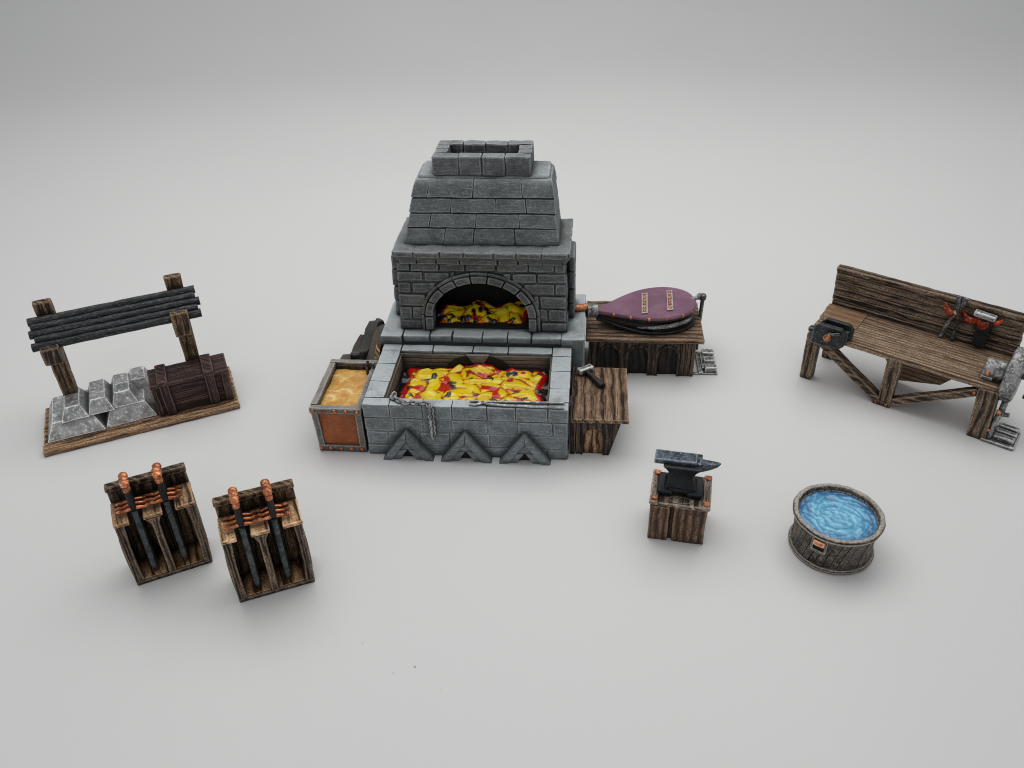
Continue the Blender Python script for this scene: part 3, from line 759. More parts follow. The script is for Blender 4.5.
bl = thing('bellows', 'purple leather bellows with copper studs lying on the wooden cabinet', 'bellows', FF.w(6.62, 5.24, BT), 7.0)
def bw_(s):      # half width of the teardrop at s in 0..1
    return 1.02 * (math.sin(min(1, s / .66) * PI / 2) ** 1.15 if s < .66 else math.sqrt(max(0, 1 - ((s - .66) / .34) ** 2)) ** .9) + .09 * max(0, 1 - s / .66)
BLn = 3.33
def outline(k=1.0, n=34, off=0):
    top, bot = [], []
    for i in range(n + 1):
        s = i / n; s = 1 - (1 - s) ** 1.3 if s > .5 else s * (1 - .5 ** 1.3) / .5
        w = bw_(s) * k if i < n else 0.001
        x = s * BLn; top.append((x, w)); bot.append((x, -w))
    return bot + top[::-1][1:]
ol = outline()
def plate(bm, z_at, th, k=1.0, b=.03):
    pts = [(x, y * k) for x, y in outline()]
    prism(bm, pts, lambda u, v, t_: (u, v, z_at(u) + t_), -th / 2, th / 2, b)
ztop = lambda u: .53 + .03 * u
zlow = lambda u: .05 + .24 * max(0, 1 - u / 1.5) ** 1.5
bm = B(); plate(bm, ztop, .12); top_ = obj('top_board', bm, M['purple'], bl, sharp=40)
bm = B()                                                  # pleated bag
NR = 13; rings = []
for j in range(NR):
    f = j / (NR - 1); kk = .97 - .07 * (math.sin(f * PI * 4) * .5 + .5)
    rings.append([bm.verts.new(Vector((x * (.985) + .02, y * kk, .02 + zlow(x) + (ztop(x) - zlow(x) - .07) * f)) + nv((x, y, f * 2), 2.5) * .02) for x, y in ol])
for a, b_ in zip(rings, rings[1:]):
    for k in range(len(a)): bm.faces.new((a[k], a[(k + 1) % len(a)], b_[(k + 1) % len(a)], b_[k]))
obj('bag', bm, M['bag'], bl)
bm = B(); plate(bm, zlow, .10, 1.0); obj('bottom_board', bm, M['iron'], bl)
bm = B()                                                  # pleat highlight along the right of the bag, added as a pale tube
pp = []
for i in range(12):
    s = .36 + .56 * i / 11; pp.append((s * BLn, -bw_(s) * .99, .14 + (ztop(s * BLn) - .24) * (.30 + .40 * i / 11)))
tube(bm, pp, [.01, .03, .045, .06, .065, .07, .075, .08, .08, .07, .05, .01], 8, .02); obj('pleat_highlight', bm, M['silver'], bl)
for s in (.15, .30, .46, .63, .79, .90):
    for sg in (-1,):
        bm = B(); x = s * BLn; stud(bm, (x, sg * bw_(s) * .995, ztop(x)), .062, (0, sg, .1)); obj('stud', bm, M['copper'], bl)
for sx in (.485, .74):
    x = sx * BLn; z = ztop(x) + .06; w = .64
    bm = B(); rbox(bm, x - .09, x + .11, -w, w, z, z + .045, .015, .1, .004, lambda p, x=x: (p.x + p.y * .27, p.y, p.z + (p.x - x) * .02)); sb = obj('strap', bm, M['pale_strap'], top_)
    for j in range(6):
        y = -w + .12 + j * (2 * w - .24) / 5; bm = B(); stud(bm, (x + y * .27, y, z + .045), .055, (0, 0, 1)); obj('stud', bm, M['copper'], sb)
bm = B(); lathe(bm, [(.20, -.34), (.235, -.32), (.235, -.2), (.2, -.17), (.225, -.12), (.23, .02), (.16, .06)], (0, 0, .56), (1, 0, -.10), 16, .006); obj('collar', bm, M['silver'], bl)
bm = B(); lathe(bm, [(.10, -.82), (.13, -.78), (.11, -.7), (.135, -.62), (.12, -.5), (.14, -.4), (.14, -.3)], (0, 0, .70), (1, 0, 0), 14, .008); obj('nozzle', bm, M['copper'], bl)
bm = B(); tube(bm, [(3.2, .0, .62), (3.45, .0, .70)], .075, 10); lathe(bm, [(.03, -.1), (.09, -.08), (.12, 0), (.09, .08), (.03, .1)], (3.5, .0, .72), (1, 0, .2), 12); obj('knob', bm, M['silver'], bl)

pd = thing('foot_pedal', 'dark rod and silver ribbed foot pedal beside the bellows cabinet', 'pedal', FF.w(10.06, 4.62), -5.8)
bm = B(); tube(bm, [(.04, 1.36, .15), (.04, 1.36, 1.2), (.06, 1.34, 2.14)], .065, 8, .004); lathe(bm, [(.03, -.12), (.1, -.1), (.12, 0), (.1, .08), (.03, .1)], (.06, 1.34, 2.2), (0, 0, 1), 12); obj('rod', bm, M['steel_dark'], pd)
bm = B(); rbox(bm, -.2, .62, .0, .1, 0, .06, .02, .1, .008); rbox(bm, .0, .14, .0, 1.3, 0, .1, .02, .1, .008); rbox(bm, .12, .25, .2, 1.2, .02, .16, .02, .1, .008)
for k in range(3): rbox(bm, .2, .60, .06 + k * .46, .34 + k * .46, .02, .24, .03, .1, .012)
obj('tread', bm, M['silver'], pd)

# ------------------------------------------------------------------ storage stand with metal bars, ingots and crate
SF = Frame(-14.043, 19.896, 22.3)
sd = thing('bar_stand', 'wooden stand on a pale plank base carrying black metal bars', 'stand', SF.w(0, 0), 22.3)
bm = B(); v = 0
for w in (.42, .62, .56, .50, .36): rbox(bm, .0, 5.76, v + .004, v + w - .004, 0, .19, .03, .14, .022); v += w
obj('base', bm, M['wood_base'], sd, sharp=60)
RX0, RX1 = 1.02, 4.72
for cx in (RX0, RX1):
    bm = B()
    beam(bm, (cx, 1.62, .15), (cx + .02, 1.62, 2.78), .42, .34, .04, .018, Vector((0, 1, 0)), .46, .36)
    beam(bm, (cx, 1.08, 2.62), (cx, 2.42, 2.72), .50, .30, .04, .018)
    post = obj('post', bm, M['wood_post'], sd)
    bm = B(); beam(bm, (cx, 1.10, 2.46), (cx, 1.04, 3.02 if cx < 2 else 3.30), .52, .22, .035, .02, Vector((0, 1, 0)))
    obj('front_prong', bm, M['wood_post'] if cx > 2 else M['rack'], post)
    bm = B(); beam(bm, (cx + .08, 2.10, 2.70), (cx + .08, 2.12, 4.02), .50, .26, .04, .02, Vector((0, 1, 0)))
    obj('back_prong', bm, M['wood_post'], post)
labs = ['black metal bar lowest and nearest the front prongs of the stand', 'black metal bar second up from the front in the sloping bundle',
        'black metal bar in the middle of the sloping bundle', 'black metal bar fourth up from the front in the sloping bundle', 'black metal bar at the top back of the bundle on the stand']
proto = None
for i, (d, z, a0, a1) in enumerate(((1.28, 2.99, .56, 5.36), (1.42, 3.13, .68, 5.30), (1.56, 3.27, .56, 5.40), (1.70, 3.41, .64, 5.30), (1.84, 3.54, .60, 5.34))):
    bm = B(); n = 22
    tube(bm, [(a0 + (a1 - a0) * k / n, d + .004 * math.sin(k * 1.3 + i), z + .004 * math.sin(k * .9 + i * 2)) for k in range(n + 1)], .128, 12, .012)
    o = obj('metal_bar', bm, M['iron'], loc=SF.w(0, 0)); o.rotation_euler = (0, 0, R(22.3)); tag(o, labs[i], 'metal bar', 'black metal bars on the stand')
for d, z in ((1.72, 3.08), (1.95, 3.3), (2.0, 3.02)):
    pass
def ingot(name, lab, a, d, z, lx, ly, hz_, ins, mt='ingot', group='cast metal ingots piled on the stand base', rz=0):
    bm = B()
    def fn(p):
        k = p.z / hz_; return ((p.x) * (1 - 2 * ins / lx * k), p.y * (1 - 2 * ins / ly * k), p.z)
    rbox(bm, -lx / 2, lx / 2, -ly / 2, ly / 2, 0, hz_, .012, .12, .010, fn)
    o = obj(name, bm, M[mt], loc=SF.w(a, d, z)); o.rotation_euler = (0, 0, R(22.3 + rz)); tag(o, lab, 'ingot', group)
IG = .50
ingot('ingot', 'wide silver ingot at the front left corner of the pale plank base', .96, 1.42, .20, 1.66, 2.0, IG, .26)
ingot('ingot', 'wide silver ingot on the base right beside the dark crate', 2.55, 1.42, .20, 1.52, 1.9, IG, .26)
ingot('ingot', 'upper silver ingot at the left end of the ingot pile', 1.06, 1.24, .20 + IG, .80, 1.40, .40, .19)
ingot('ingot', 'upper silver ingot bridging the two lower ones in the pile', 1.80, 1.30, .20 + IG, .76, 1.42, .44, .17)
ingot('ingot', 'upper silver ingot third from the left on top of the pile', 2.50, 1.38, .20 + IG, .80, 1.42, .44, .18)
ingot('ingot', 'dull darker ingot at the back tucked against the dark crate', 2.98, 1.95, .20 + IG - .03, .7, 1.0, .34, .14, 'ingot')
cr = thing('crate', 'dark brown wooden crate with raised slats standing on the plank base', 'crate', SF.w(3.42, .38, .19), 22.3)
CW, CD, CH = 2.18, .98, 1.16
def ctap(p): return (CW / 2 + (p.x - CW / 2) * (1 + .03 * p.z), p.y, p.z)
bm = B()
for z0, z1 in ((0, .36), (.36, .70), (.70, CH - .1)): rbox(bm, .0, CW, .03, CD, z0 + .006, z1 - .006, .025, .16, .014, ctap)
cbody = obj('body', bm, M['crate'], cr)
bm = B()
for y0, y1 in ((-.01, .35), (.35, .68), (.68, 1.02)): rbox(bm, -.05, CW + .05, (y0 if y0 > 0 else -.05) + .003, y1 - .003, CH - .12, CH, .02, .16, .014, ctap)
obj('lid', bm, M['crate'], cr)
for x0, x1 in ((.20, .47), (1.52, 1.80)):
    bm = B(); rbox(bm, x0, x1, -.06, .04, .0, CH - .02, .025, .12, .012, ctap); rbox(bm, x0 - .02, x1 + .02, -.06, 1.05, CH - .03, CH + .09, .03, .12, .012, ctap); obj('slat', bm, M['crate_v'], cr)
bm = B(); rbox(bm, CW - .18, CW + .05, -.04, .06, .02, CH - .1, .025, .12, .012, ctap); obj('corner_board', bm, M['crate_v'], cr)
bm = B(); rbox(bm, -.04, .10, -.02, .06, .02, CH - .1, .025, .12, .012, ctap); obj('corner_board', bm, M['crate_v'], cr)

# ------------------------------------------------------------------ sword racks
def make_rack():
    r_ = thing('sword_rack', '', 'sword rack', (0, 0, 0), 0, 'wooden sword racks in the foreground')
    W, D, Z = 1.84, .97, 2.08
    bm = B(); rbox(bm, 0, W, 0, D, 0, .12, .03, .12, .012); obj('bottom_board', bm, M['rack'], r_)
    bm = B(); rbox(bm, .1, W - .1, .05, D - .08, .121, .135, .005, .2, .0); obj('floor_board', bm, M['rack_pale'], r_)
    for s in (0, 1):
        bm = B()
        x0, x1 = (0, .10) if s == 0 else (W - .10, W)
        rbox(bm, x0, x1, .0, D, .1, Z - .02, .025, .15, .012)
        # raised front stile, waisted in the middle
        fs = lambda p, s=s: (p.x + (1 if s else -1) * .05 * math.sin(max(0, min(1, p.z / Z)) * PI), p.y, p.z)
        rbox(bm, *((.02, .22) if s == 0 else (W - .22, W - .02)), .02, .16, .1, Z - .06, .03, .12, .01, fs)
        obj('side_board', bm, M['rack'], r_)
    bm = B(); rbox(bm, .0, W, D - .10, D, .1, 2.50, .02, .16, .014); rbox(bm, -.02, W + .02, D - .16, D + .05, 2.44, 2.60, .035, .12, .016); obj('back_board', bm, M['rack'], r_)
    bm = B()
    u = .12
    for w in (.32, .3, .36, .3, .32): rbox(bm, u + .004, u + w - .004, D - .2, D - .11, .14, Z - .05, .02, .15, .012); u += w
    obj('inner_panel', bm, M['wood_post'], r_)
    bm = B()                                             # ledge with two slots
    for x0, x1 in ((-.02, .34), (.66, 1.10), (1.40, W + .02)): rbox(bm, x0, x1, -.01, D - .1, Z - .10, Z, .025, .12, .014)
    rbox(bm, .3, 1.44, D - .24, D - .1, Z - .10, Z - .01, .02, .12, .012)
    obj('ledge', bm, M['rack_tan'], r_)
    bm = B()
    def dv(p):
        k = max(0, (p.z - 1.72) / .32); return (.88 + (p.x - .88) * (1 + 1.9 * k ** 1.5), p.y, p.z)
    rbox(bm, .80, .96, -.005, .14, .1, Z - .11, .025, .1, .012, dv)
    rbox(bm, .85, .91, .14, D - .15, .1, Z - .3, .02, .2, .01)
    obj('divider', bm, M['bench_leg'], r_)
    return r_
def make_sword():
    s = thing('sword', '', 'sword', (0, 0, 0), 0, 'copper hilted swords standing in the racks')
    bm = B()
    tube(bm, [(0, 0, 0), (0, 0, .08), (0, 0, .22), (0, 0, 2.0)], [.02, .05, .08, .09], 8, .003)
    obj('blade', bm, M['blade'], s)
    bm = B()
    pts = [(-.40, .02, 2.02), (-.32, -.01, 2.055), (-.24, .0, 2.02), (-.14, .0, 2.04), (0, 0, 2.06), (.14, 0, 2.04), (.24, 0, 2.02), (.32, -.01, 2.055), (.40, .02, 2.02)]
    tube(bm, pts, [.022, .046, .034, .044, .05, .044, .034, .046, .022], 8, .001); obj('guard', bm, M['copper_hilt'], s)
    bm = B(); tube(bm, [(0, 0, 2.04), (0, 0, 2.3), (0, 0, 2.62)], [.075, .085, .065], 10, .004); obj('grip', bm, M['anvil_low'], s)
    bm = B(); lathe(bm, [(.05, 2.56), (.085, 2.585), (.09, 2.65), (.06, 2.69), (.075, 2.72), (.11, 2.77), (.105, 2.84), (.06, 2.88), (.001, 2.89)], (0, 0, 0), (0, 0, 1), 14, .0); obj('pommel', bm, M['copper_hilt'], s)
    return s
racks = [(Frame(-9.476, 14.675, 23.9), 'dark wooden sword rack standing further left and behind its twin', 'left'),
         (Frame(-6.771, 14.028, 19.6), 'wooden sword rack with brighter ledge standing nearer the front', 'near')]
rp = make_rack(); sp_ = make_sword(); first = True
for ri, (fr, lab, nm) in enumerate(racks):
    rk = rp if ri == 0 else copy_tree(rp)
    if ri == 1:
        for ch in rk.children:
            if ch.name.startswith(('ledge', 'floor_board')): ch.material_slots[0].link = 'OBJECT'; ch.material_slots[0].material = M['rack_pale']
            if ch.name.startswith('back_board'): ch.material_slots[0].link = 'OBJECT'; ch.material_slots[0].material = M['wood_post']
    rk.location = fr.w(0, 0); rk.rotation_euler = (0, 0, R(fr.yaw)); rk['label'] = lab
    for si, sa in enumerate((.50, 1.24)):
        for k, sdp in enumerate((.20, .40, .60)):
            sw = sp_ if first else copy_tree(sp_); first = False
            sw.location = fr.w(sa, sdp, .16 - .03 * k); sw.rotation_euler = (R(-2), R(rnd.uniform(-.3, .3)), R(fr.yaw + rnd.uniform(-3, 3)))
            sw['label'] = '%s sword in the %s slot of the %s rack' % (('front', 'middle', 'back')[k] + ' copper hilted', ('left', 'right')[si], ('darker, further', 'brighter, nearer')[ri])

# ------------------------------------------------------------------ anvil and its block
AF = Frame(3.385, 15.808, -13.7)
ab = thing('anvil_block', 'square wooden block with copper bolts standing under the anvil', 'anvil block', AF.w(0, 0), -13.7)
bm = B(); rbox(bm, .0, .50, -.02, 1.18, 0, 1.16, .03, .14, .018); rbox(bm, .60, 1.42, .0, 1.2, 0, 1.20, .03, .14, .018); rbox(bm, .3, 1.0, .09, 1.14, 0, 1.1, .02, .3, 0)
obj('block', bm, M['stump'], ab)
bm = B(); rbox(bm, .0, 1.46, .0, 1.22, 1.16, 1.26, .03, .14, .014)
rbox(bm, -.03, .18, -.02, 1.24, 1.20, 1.315, .03, .12, .014); rbox(bm, 1.29, 1.49, -.02, 1.24, 1.20, 1.315, .03, .12, .014)
for i in range(16):
    a = 2 * PI * i / 16; rbox(bm, .73 + .30 * math.cos(a) - .05, .73 + .30 * math.cos(a) + .05, .2 + .12 * math.sin(a) - .02, .2 + .12 * math.sin(a) + .02, 1.24, 1.275, .01, .2, 0)
obj('top_frame', bm, M['stump_top'], ab)
for x, y in ((.09, .12), (.10, 1.1), (1.38, .1), (1.40, 1.1)):
    bm = B(); lathe(bm, [(.088, 0), (.088, .03), (.07, .05), (.04, .05), (.001, .045)], (x, y, 1.305), (0, 0, 1), 10); obj('bolt', bm, M['copper'], ab)
an = thing('anvil', 'dark blue grey anvil with pointed horn on the wooden block', 'anvil', AF.w(.70, .66, 1.26), -13.7)
bm = B()
def cut(p): return (p.x + (.0), p.y, p.z)
rbox(bm, -.70, .34, -.20, .20, .88, 1.04, .025, .12, .012, lambda p: (p.x, p.y * (1 if p.z > .86 else .9), p.z))
rbox(bm, .32, .45, -.16, .16, .82, .98, .03, .1, .01)
obj('face', bm, M['anvil'], an)
bm = B(); prof = []
n = 10
rings = []
for i in range(9):
    s = i / 8; x = .42 + .50 * s; r_ = .14 * (1 - s) ** .6 + .015; ring_ = []
    for k in range(10):
        a = 2 * PI * k / 10; yy, zz = math.cos(a), math.sin(a); zz = min(zz, .75)
        ring_.append(bm.verts.new((x, yy * r_, .97 + zz * r_ * 1.3 - r_ * .97)))
    rings.append(ring_)
for a, b_ in zip(rings, rings[1:]):
    for k in range(10): bm.faces.new((a[k], a[(k + 1) % 10], b_[(k + 1) % 10], b_[k]))
bm.faces.new(rings[-1]); bm.faces.new(rings[0][::-1]); obj('horn', bm, M['anvil'], an)
bm = B()
def waist(p):
    k = p.z / .92; w = 1 - .42 * math.sin(min(1, max(0, k)) * PI) ** .9; return (p.x * w * (1 if k < .5 else .9), p.y * (1 - .45 * math.sin(min(1, max(0, k)) * PI)), p.z)
rbox(bm, -.54, .54, -.34, .34, .10, .92, .03, .07, .008, waist)
rbox(bm, -.55, -.18, -.37, .37, 0, .17, .04, .1, .008); rbox(bm, .18, .55, -.37, .37, 0, .17, .04, .1, .008); rbox(bm, -.3, .3, -.3, .3, .03, .2, .04, .1, .008)
obj('foot', bm, M['anvil_low'], an)

# ------------------------------------------------------------------ water tub
tb = thing('water_tub', 'low round wooden tub of swirling blue water with copper clasp', 'tub', (7.99, 15.33, 0), 0)
TR, TZ = 1.03, 1.05
bm = B(); NSt = 34
rbox_n = 0
for i in range(NSt):
    a0 = 2 * PI * i / NSt; w = 2 * PI / NSt
    def fn(p, a0=a0, w=w):
        k = p.z / 1.05; rr_ = (.975 + .05 * k * k - .035 * math.sin(k * PI)) + p.y; a = a0 + w * p.x + .26 * (k - .5); return (rr_ * math.cos(a), rr_ * math.sin(a), p.z)
    rbox(bm, .05, .95, -.1, rnd.uniform(-.012, .03), .08, 1.06, .03, .2, .008, fn)
lathe(bm, [(.86, .03), (.90, .1), (.88, .5), (.885, .80), (.84, .80)], (0, 0, 0), (0, 0, 1), 48)
obj('staves', bm, M['tub'], tb, sharp=60)
for z, rr_, hh, nm in ((.0, 1.01, .14, 'bottom_hoop'), (1.02, 1.06, .15, 'rim')):
    bm = B(); w = .11
    prof_ = [(rr_ - w, z + .02), (rr_ - .03, z), (rr_ + .02, z + .03), (rr_ + .035, z + .08), (rr_ + .005, z + .10), (rr_ + .025, z + hh - .03), (rr_, z + hh), (rr_ - w + .03, z + hh), (rr_ - w, z + hh - .04)]
    NN = 96; rings = []
    for r_, h_ in prof_:
        rings.append([bm.verts.new(Vector((r_ * math.cos(2 * PI * k / NN), r_ * math.sin(2 * PI * k / NN), h_)) + nv((r_ * math.cos(2 * PI * k / NN) * 3, r_ * math.sin(2 * PI * k / NN) * 3, h_ * 2), 1.6) * .014) for k in range(NN)])
    el = bm.verts.layers.float.get('edge_highlight') or bm.verts.layers.float.new('edge_highlight')
    bm.verts.ensure_lookup_table()
    for q, vv in enumerate(bm.verts): vv[el] = 1.0 if (q // NN) in (2, 3, 6, 7) else 0.0
    rings = [[bm.verts[a_ * NN + b2] for b2 in range(NN)] for a_ in range(len(prof_))]
    rings.append(rings[0])
    for a, b_ in zip(rings, rings[1:]):
        for k in range(NN): bm.faces.new((a[k], b_[k], b_[(k + 1) % NN], a[(k + 1) % NN]))
    obj(nm, bm, M['tub_rim'], tb)
bm = B(); cl = bm.loops.layers.float_color.new('paint'); NR, NA = 50, 150; V = {}; C = {}
for i in range(NR + 1):
    for k in range(NA):
        r_ = .955 * i / NR; a = 2 * PI * k / NA; x, y = r_ * math.cos(a), r_ * math.sin(a)
        an_ = a + 2.2 * r_; wv = nv((x * 1.8, y * 1.8, 2), 1.0) * .35
        n1 = noise.noise(Vector((math.cos(an_) * r_ * 2.6 + wv.x, math.sin(an_) * r_ * 2.6 + wv.y, 7)) * 1.5)
        n2 = noise.noise(Vector((x * 9, y * 9, 3))) + .7 * noise.noise(Vector((x * 19, y * 19, 5)))
        z = 1.02 + n1 * .008 + n2 * .006 + .007 * math.cos(r_ * 27 + n1 * 6)
        f = max(0, min(1, .70 + n1 * .35 + n2 * .38 - max(0, (r_ - .55)) * 1.75 + .13 * math.cos(r_ * 27 + n1 * 6) * min(1, r_ * 3)))
        lo, mi, hi = Vector((.04, .15, .33)), Vector((.10, .38, .62)), Vector((.26, .64, .80))
        c = lo.lerp(mi, f / .55) if f < .55 else mi.lerp(hi, (f - .55) / .45)
        V[i, k] = bm.verts.new((x, y, z)) if i else V.get((0, 0)) or bm.verts.new((0, 0, z)); C[i, k] = c
for i in range(NR):
    for k in range(NA):
        k2 = (k + 1) % NA
        if i == 0: ks = [(0, 0), (1, k), (1, k2)]
        else: ks = [(i, k), (i + 1, k), (i + 1, k2), (i, k2)]
        f = bm.faces.new([V[q] for q in ks])
        for lp, q in zip(f.loops, ks): lp[cl] = (*C[q], 1)
obj('water', bm, M['water'], tb, sharp=180)
aa = R(229)
bm = B()
def cf(p): return ((1.035 + p.y) * math.cos(aa + p.x * 1.1), (1.035 + p.y) * math.sin(aa + p.x * 1.1), .60 + (p.z - .56) * 1.25)
rbox(bm, -.16, .16, -.1, .02, .56, .62, .015, .08, .004, cf); rbox(bm, -.17, -.12, -.1, .02, .6, .9, .015, .08, .004, cf); rbox(bm, .12, .17, -.1, .02, .6, .9, .015, .08, .004, cf)
clp = obj('clasp', bm, M['tub_rim'], tb)
bm = B(); rbox(bm, -.125, .125, -.05, .06, .74, .88, .03, .05, .008, cf); obj('buckle', bm, M['copper'], clp)
bm = B(); rbox(bm, -.12, .12, -.09, -.02, .60, .76, .01, .08, 0, cf); obj('gap', bm, M['soot_shade'], clp)  # solid black block standing for the shade in the clasp opening

# ------------------------------------------------------------------ workbench with vise, tools and grindstone
WF = Frame(9.42, 22.88, -39.1)
wb = thing('workbench', 'long brown workbench with plank backboard and slanted braces', 'workbench', WF.w(0, 0), -39.1)
WZ = 1.85
bm = B(); v = .0
for w in (.5, .48, .5, .5): rbox(bm, -.02 if v > .6 else .02, 5.58, v + .001, v + w - .001, WZ - .20, WZ, .012, .14, .010); v += w
obj('benchtop', bm, M['bench'], wb, sharp=60)
bm = B(); rbox(bm, -.05, 1.2, .75, 1.9, WZ - .02, WZ + .03, .012, .12, .012, lambda p: (p.x + (.28 * max(0, .95 - (p.y - .75)) ** 2 if p.x < .5 else 0), p.y, p.z)); obj('pale_board', bm, M['pale'], wb)
BKD = 1.96
bm = B(); z = WZ - .1
for h in (.25, .24, .26, .24, .25, .11):
    rbox(bm, -.02, 5.56, BKD, BKD + .16, z + .004, z + h - .004, .035, .10, .022, lambda p: (p.x - .05 * (p.z - WZ), p.y + .03 * (p.z - WZ), p.z), sc=3); z += h
rbox(bm, -.1, 5.52, BKD + .02, BKD + .30, z - .08, z + .07, .03, .14, .014)
obj('backboard', bm, M['bench_back'], wb, sharp=60)
def leg(p0, p1, w, t_, w2=None): 
    bm = B(); beam(bm, p0, p1, w, t_, .03, .014, Vector((0, 1, 0)), w2); obj('leg', bm, M['bench_leg'], wb)
leg((.18, .2, 0), (.18, .16, WZ - .15), .37, .36, .40); leg((5.42, .22, 0), (5.33, .2, WZ - .15), .52, .50, .54)
leg((.3, 1.75, 0), (.3, 1.75, WZ - .15), .36, .34); leg((5.3, 1.75, 0), (5.3, 1.75, WZ - .15), .4, .36)
bm = B(); beam(bm, (2.72, .08, .12), (2.72, .12, WZ - .15), .38, .26, .03, .014, Vector((0, 1, 0)), .44); obj('strut', bm, M['bench_leg'], wb)
bm = B(); beam(bm, (.42, .10, 1.52), (2.55, .08, .12), .26, .24, .03, .014, Vector((0, 1, 0))); beam(bm, (.42, .24, 1.54), (2.55, .24, .14), .12, .24, .03, .014, Vector((0, 1, 0))); obj('brace', bm, M['brace'], wb)
bm = B(); beam(bm, (2.75, .08, .14), (5.1, .12, 1.50), .24, .24, .03, .014, Vector((0, 1, 0))); beam(bm, (2.75, .26, .14), (5.1, .28, 1.48), .12, .22, .03, .014, Vector((0, 1, 0))); obj('brace', bm, M['brace'], wb)
bm = B(); rbox(bm, 2.36, 2.92, -.04, .3, 0, .17, .05, .1, .014); obj('foot_block', bm, M['bench_leg'], wb)
for x in (2.5, 2.8, 5.0):
    bm = B(); stud(bm, (x, -.05 if x < 4 else .0, .1 if x < 4 else 1.45), .05, (0, -1, .3)); obj('nail', bm, M['copper'], wb)
bm = B(); prism(bm, [(1.55, 1.66), (4.9, 1.66), (3.9, .42), (2.55, .08)], lambda u, v, t_: (u, t_, v), 1.50, 1.66, .02); obj('under_panel', bm, M['bench'], wb, sharp=25)

vs = thing('vise', 'black iron vise with copper screw end clamped on the left bench corner', 'vise', WF.w(.14, .0, 1.60), -39.1)
def oct_(x0, x1, z0, z1, c): return [(x0 + c, z0), (x1 - c, z0), (x1, z0 + c), (x1, z1 - c), (x1 - c, z1), (x0 + c, z1), (x0, z1 - c), (x0, z0 + c)]
bm = B(); prism(bm, oct_(.10, 1.08, .0, .70, .15), lambda u, v, t_: (u, t_, v), -.30, -.10, .03); obj('front_jaw', bm, M['iron'], vs, sharp=25)
bm = B(); prism(bm, oct_(.20, 1.20, .18, .78, .15), lambda u, v, t_: (u, t_, v), .0, .16, .03); rbox(bm, .05, .4, -.25, .2, -.06, .35, .04, .1, .012); rbox(bm, -.12, .12, -.12, .1, .22, .38, .04, .1, .012); rbox(bm, .35, 1.1, -.12, .02, .2, .6, .02, .1, 0); obj('back_jaw', bm, M['iron'], vs, sharp=25)
bm = B(); tube(bm, [(.62, -.5, .44), (.62, -.25, .44)], .11, 12); tube(bm, [(.58, -.4, .46), (.92, -.36, .6)], .05, 8); sc_ = obj('screw', bm, M['steel_dark'], vs)
bm = B(); lathe(bm, [(.12, 0), (.12, .05), (.07, .08), (.001, .08)], (.62, -.49, .44), (0, -1, 0), 12); obj('screw_end', bm, M['copper'], sc_)

yb = BKD - .07
sl = thing('leather_strap', 'red leather tool strap nailed across the bench backboard', 'tool strap', WF.w(0, 0), -39.1)
bm = B()
def loop(p0, p1, sag, w):
    n = 8; ps = []
    for i in range(n + 1):
        f = i / n; s = math.sin(f * PI); ps.append(Vector((p0[0] + (p1[0] - p0[0]) * f, yb - .02 - .14 * s, p0[1] + (p1[1] - p0[1]) * f - sag * s)))
    rows = [[bm.verts.new(p + Vector((0, 0, w * q)) + Vector((0, -.03 if abs(q) < .4 else 0, 0))) for q in (-.5, -.25, .25, .5)] for p in ps]
    back = [[bm.verts.new(p + Vector((0, .04, w * q))) for q in (.5, -.5)] for p in ps]
    for i in range(n):
        for j in range(3): bm.faces.new((rows[i][j], rows[i + 1][j], rows[i + 1][j + 1], rows[i][j + 1]))
        bm.faces.new((rows[i][3], rows[i + 1][3], back[i + 1][0], back[i][0])); bm.faces.new((back[i][1], back[i + 1][1], rows[i + 1][0], rows[i][0]))
loop((3.30, 2.92), (3.78, 2.76), .07, .22); loop((3.82, 2.80), (4.30, 2.72), .03, .20); loop((4.25, 2.76), (4.68, 2.78), .10, .26); loop((4.66, 2.86), (4.92, 2.92), .03, .14)
obj('band', bm, M['red'], sl, sharp=60)
for x, z in ((3.36, 2.86), (3.98, 2.74), (4.2, 2.68), (4.74, 2.80)):
    bm = B(); stud(bm, (x, yb - .08, z), .045, (0, -1, .3)); obj('rivet', bm, M['copper'], sl)
pl = thing('pliers', 'silver pliers with long legs hanging in the red strap', 'pliers', WF.w(3.68, yb, 2.5), -39.1)
for s in (-1, 1):
    bm = B(); tube(bm, [(-.24, -.05, -.62), (-.17, -.09, -.2), (-.06, -.12, .2), (.07, -.11, .5), (.15, -.07, .84)] if s < 0 else [(.10, -.06, -.62), (.12, -.1, -.2), (.12, -.15, .15), (.03, -.17, .45), (-.05, -.09, .86)], [.055, .05, .05, .06, .085], 8, .006); obj('arm', bm, M['silver'] if s < 0 else M['steel_dark'], pl)
bm = B(); stud(bm, (0, -.16, .35), .08, (0, -1, 0)); obj('rivet', bm, M['rack_pale'], pl)
hh = thing('hanging_hammer', 'hammer with silver head and black handle hanging in the red strap', 'hammer', WF.w(4.47, yb, 2.9), -39.1)
bm = B(); rbox(bm, -.32, .28, -.20, .02, .0, .16, .05, .08, .016, lambda p: (p.x, p.y, p.z - p.x * .06)); obj('head', bm, M['silver'], hh)
bm = B(); beam(bm, (.02, -.06, .0), (.04, -.05, -.95), .36, .12, .03, .012, Vector((0, 1, 0))); obj('handle', bm, M['anvil_low'], hh)

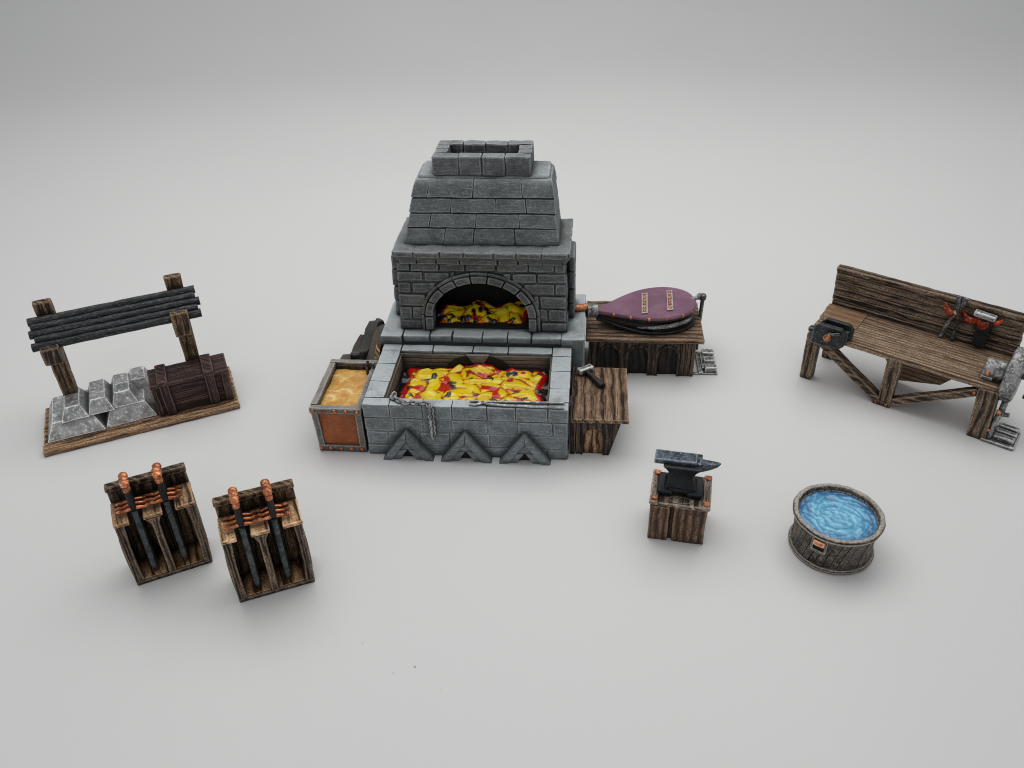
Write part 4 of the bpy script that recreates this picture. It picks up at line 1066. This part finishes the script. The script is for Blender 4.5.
gs = thing('grindstone', 'grey grinding wheel with drum and foot pedal on the right end of the bench', 'grindstone', WF.w(5.6, .0, 0), -39.1)
bm = B(); Rw = .80; ctr = (-.02, .66, 2.02)
lathe(bm, [(.12, -.02), (.5, .0), (Rw - .1, -.03), (Rw - .02, 0), (Rw + .01, .06), (Rw, .2), (Rw - .02, .32), (Rw - .1, .36), (.4, .33), (.12, .36)], ctr, (1, 0, 0), 48, .015); obj('wheel', bm, M['silver'], gs)
bm = B(); lathe(bm, [(.26, -.60), (.30, -.57), (.305, -.1), (.27, -.03)], (-.02, .50, 2.10), (1, 0, 0), 24, .01); rbox(bm, -.62, -.3, .2, .42, 1.84, 1.98, .03, .1, .012); rbox(bm, -.58, -.1, .3, .8, 1.82, 2.0, .03, .1, .01); dr = obj('drum', bm, M['silver'], gs)
bm = B(); stud(bm, (-.46, .20, 2.08), .08, (0, -1, .3)); obj('bolt', bm, M['copper'], dr)
bm = B(); tube(bm, [(.3, .75, 2.0), (.62, .74, 2.0)], .09, 10); tube(bm, [(.60, .74, 2.0), (.62, .5, 1.75), (.6, .45, 1.5)], .06, 8); obj('crank', bm, M['steel_dark'], gs)
bm = B(); tube(bm, [(.12, .08, .12), (.12, .10, .6), (.20, .14, 1.05), (.20, .42, 1.55)], [.08, .085, .085, .08], 8, .015); tube(bm, [(.26, .1, 1.0), (.42, .08, 1.05)], .07, 8); obj('push_rod', bm, M['silver'], gs)
bm = B(); stud(bm, (.16, -.0, 1.1), .08, (0, -1, .2)); stud(bm, (.08, -.02, .42), .05, (0, -1, .2)); obj('pin', bm, M['copper'], gs)
bm = B(); rbox(bm, -.05, .80, -.06, .08, 0, .1, .02, .1, .01); rbox(bm, .70, .84, -.04, .9, 0, .1, .02, .1, .01); rbox(bm, .12, .25, .0, .9, 0, .09, .02, .1, .01)
for k in range(3): rbox(bm, .22, .78, .10 + k * .30, .30 + k * .30, .03, .24, .035, .1, .012)
obj('pedal', bm, M['silver'], gs)

# ------------------------------------------------------------------ light: a soft tent lamp overhead and an added front fill
def area(name, loc, target, size, energy, color=(1, 1, 1), sy=None):
    l = bpy.data.lights.new(name, 'AREA'); l.energy = energy; l.color = color; l.size = size
    if sy: l.shape = 'RECTANGLE'; l.size_y = sy
    o = bpy.data.objects.new(name, l); COL.objects.link(o); o.location = loc
    o.rotation_euler = (Vector(target) - Vector(loc)).to_track_quat('-Z', 'Y').to_euler(); return o
area('tent_lamp', (1, 35, 38), (1, 35, 0), 54, 11100, (1, .99, .968), 36)
area('front_fill', (-8, -14, 34), (0, 20, 0), 22, 1500, (1, .995, .98))  # fill light added to brighten the front faces
w = bpy.data.worlds.new('World'); scene.world = w; w.use_nodes = True
bg = w.node_tree.nodes['Background']; bg.inputs[0].default_value = (.97, .98, 1, 1); bg.inputs[1].default_value = .36
scene.cycles.max_bounces = 8; scene.cycles.diffuse_bounces = 4
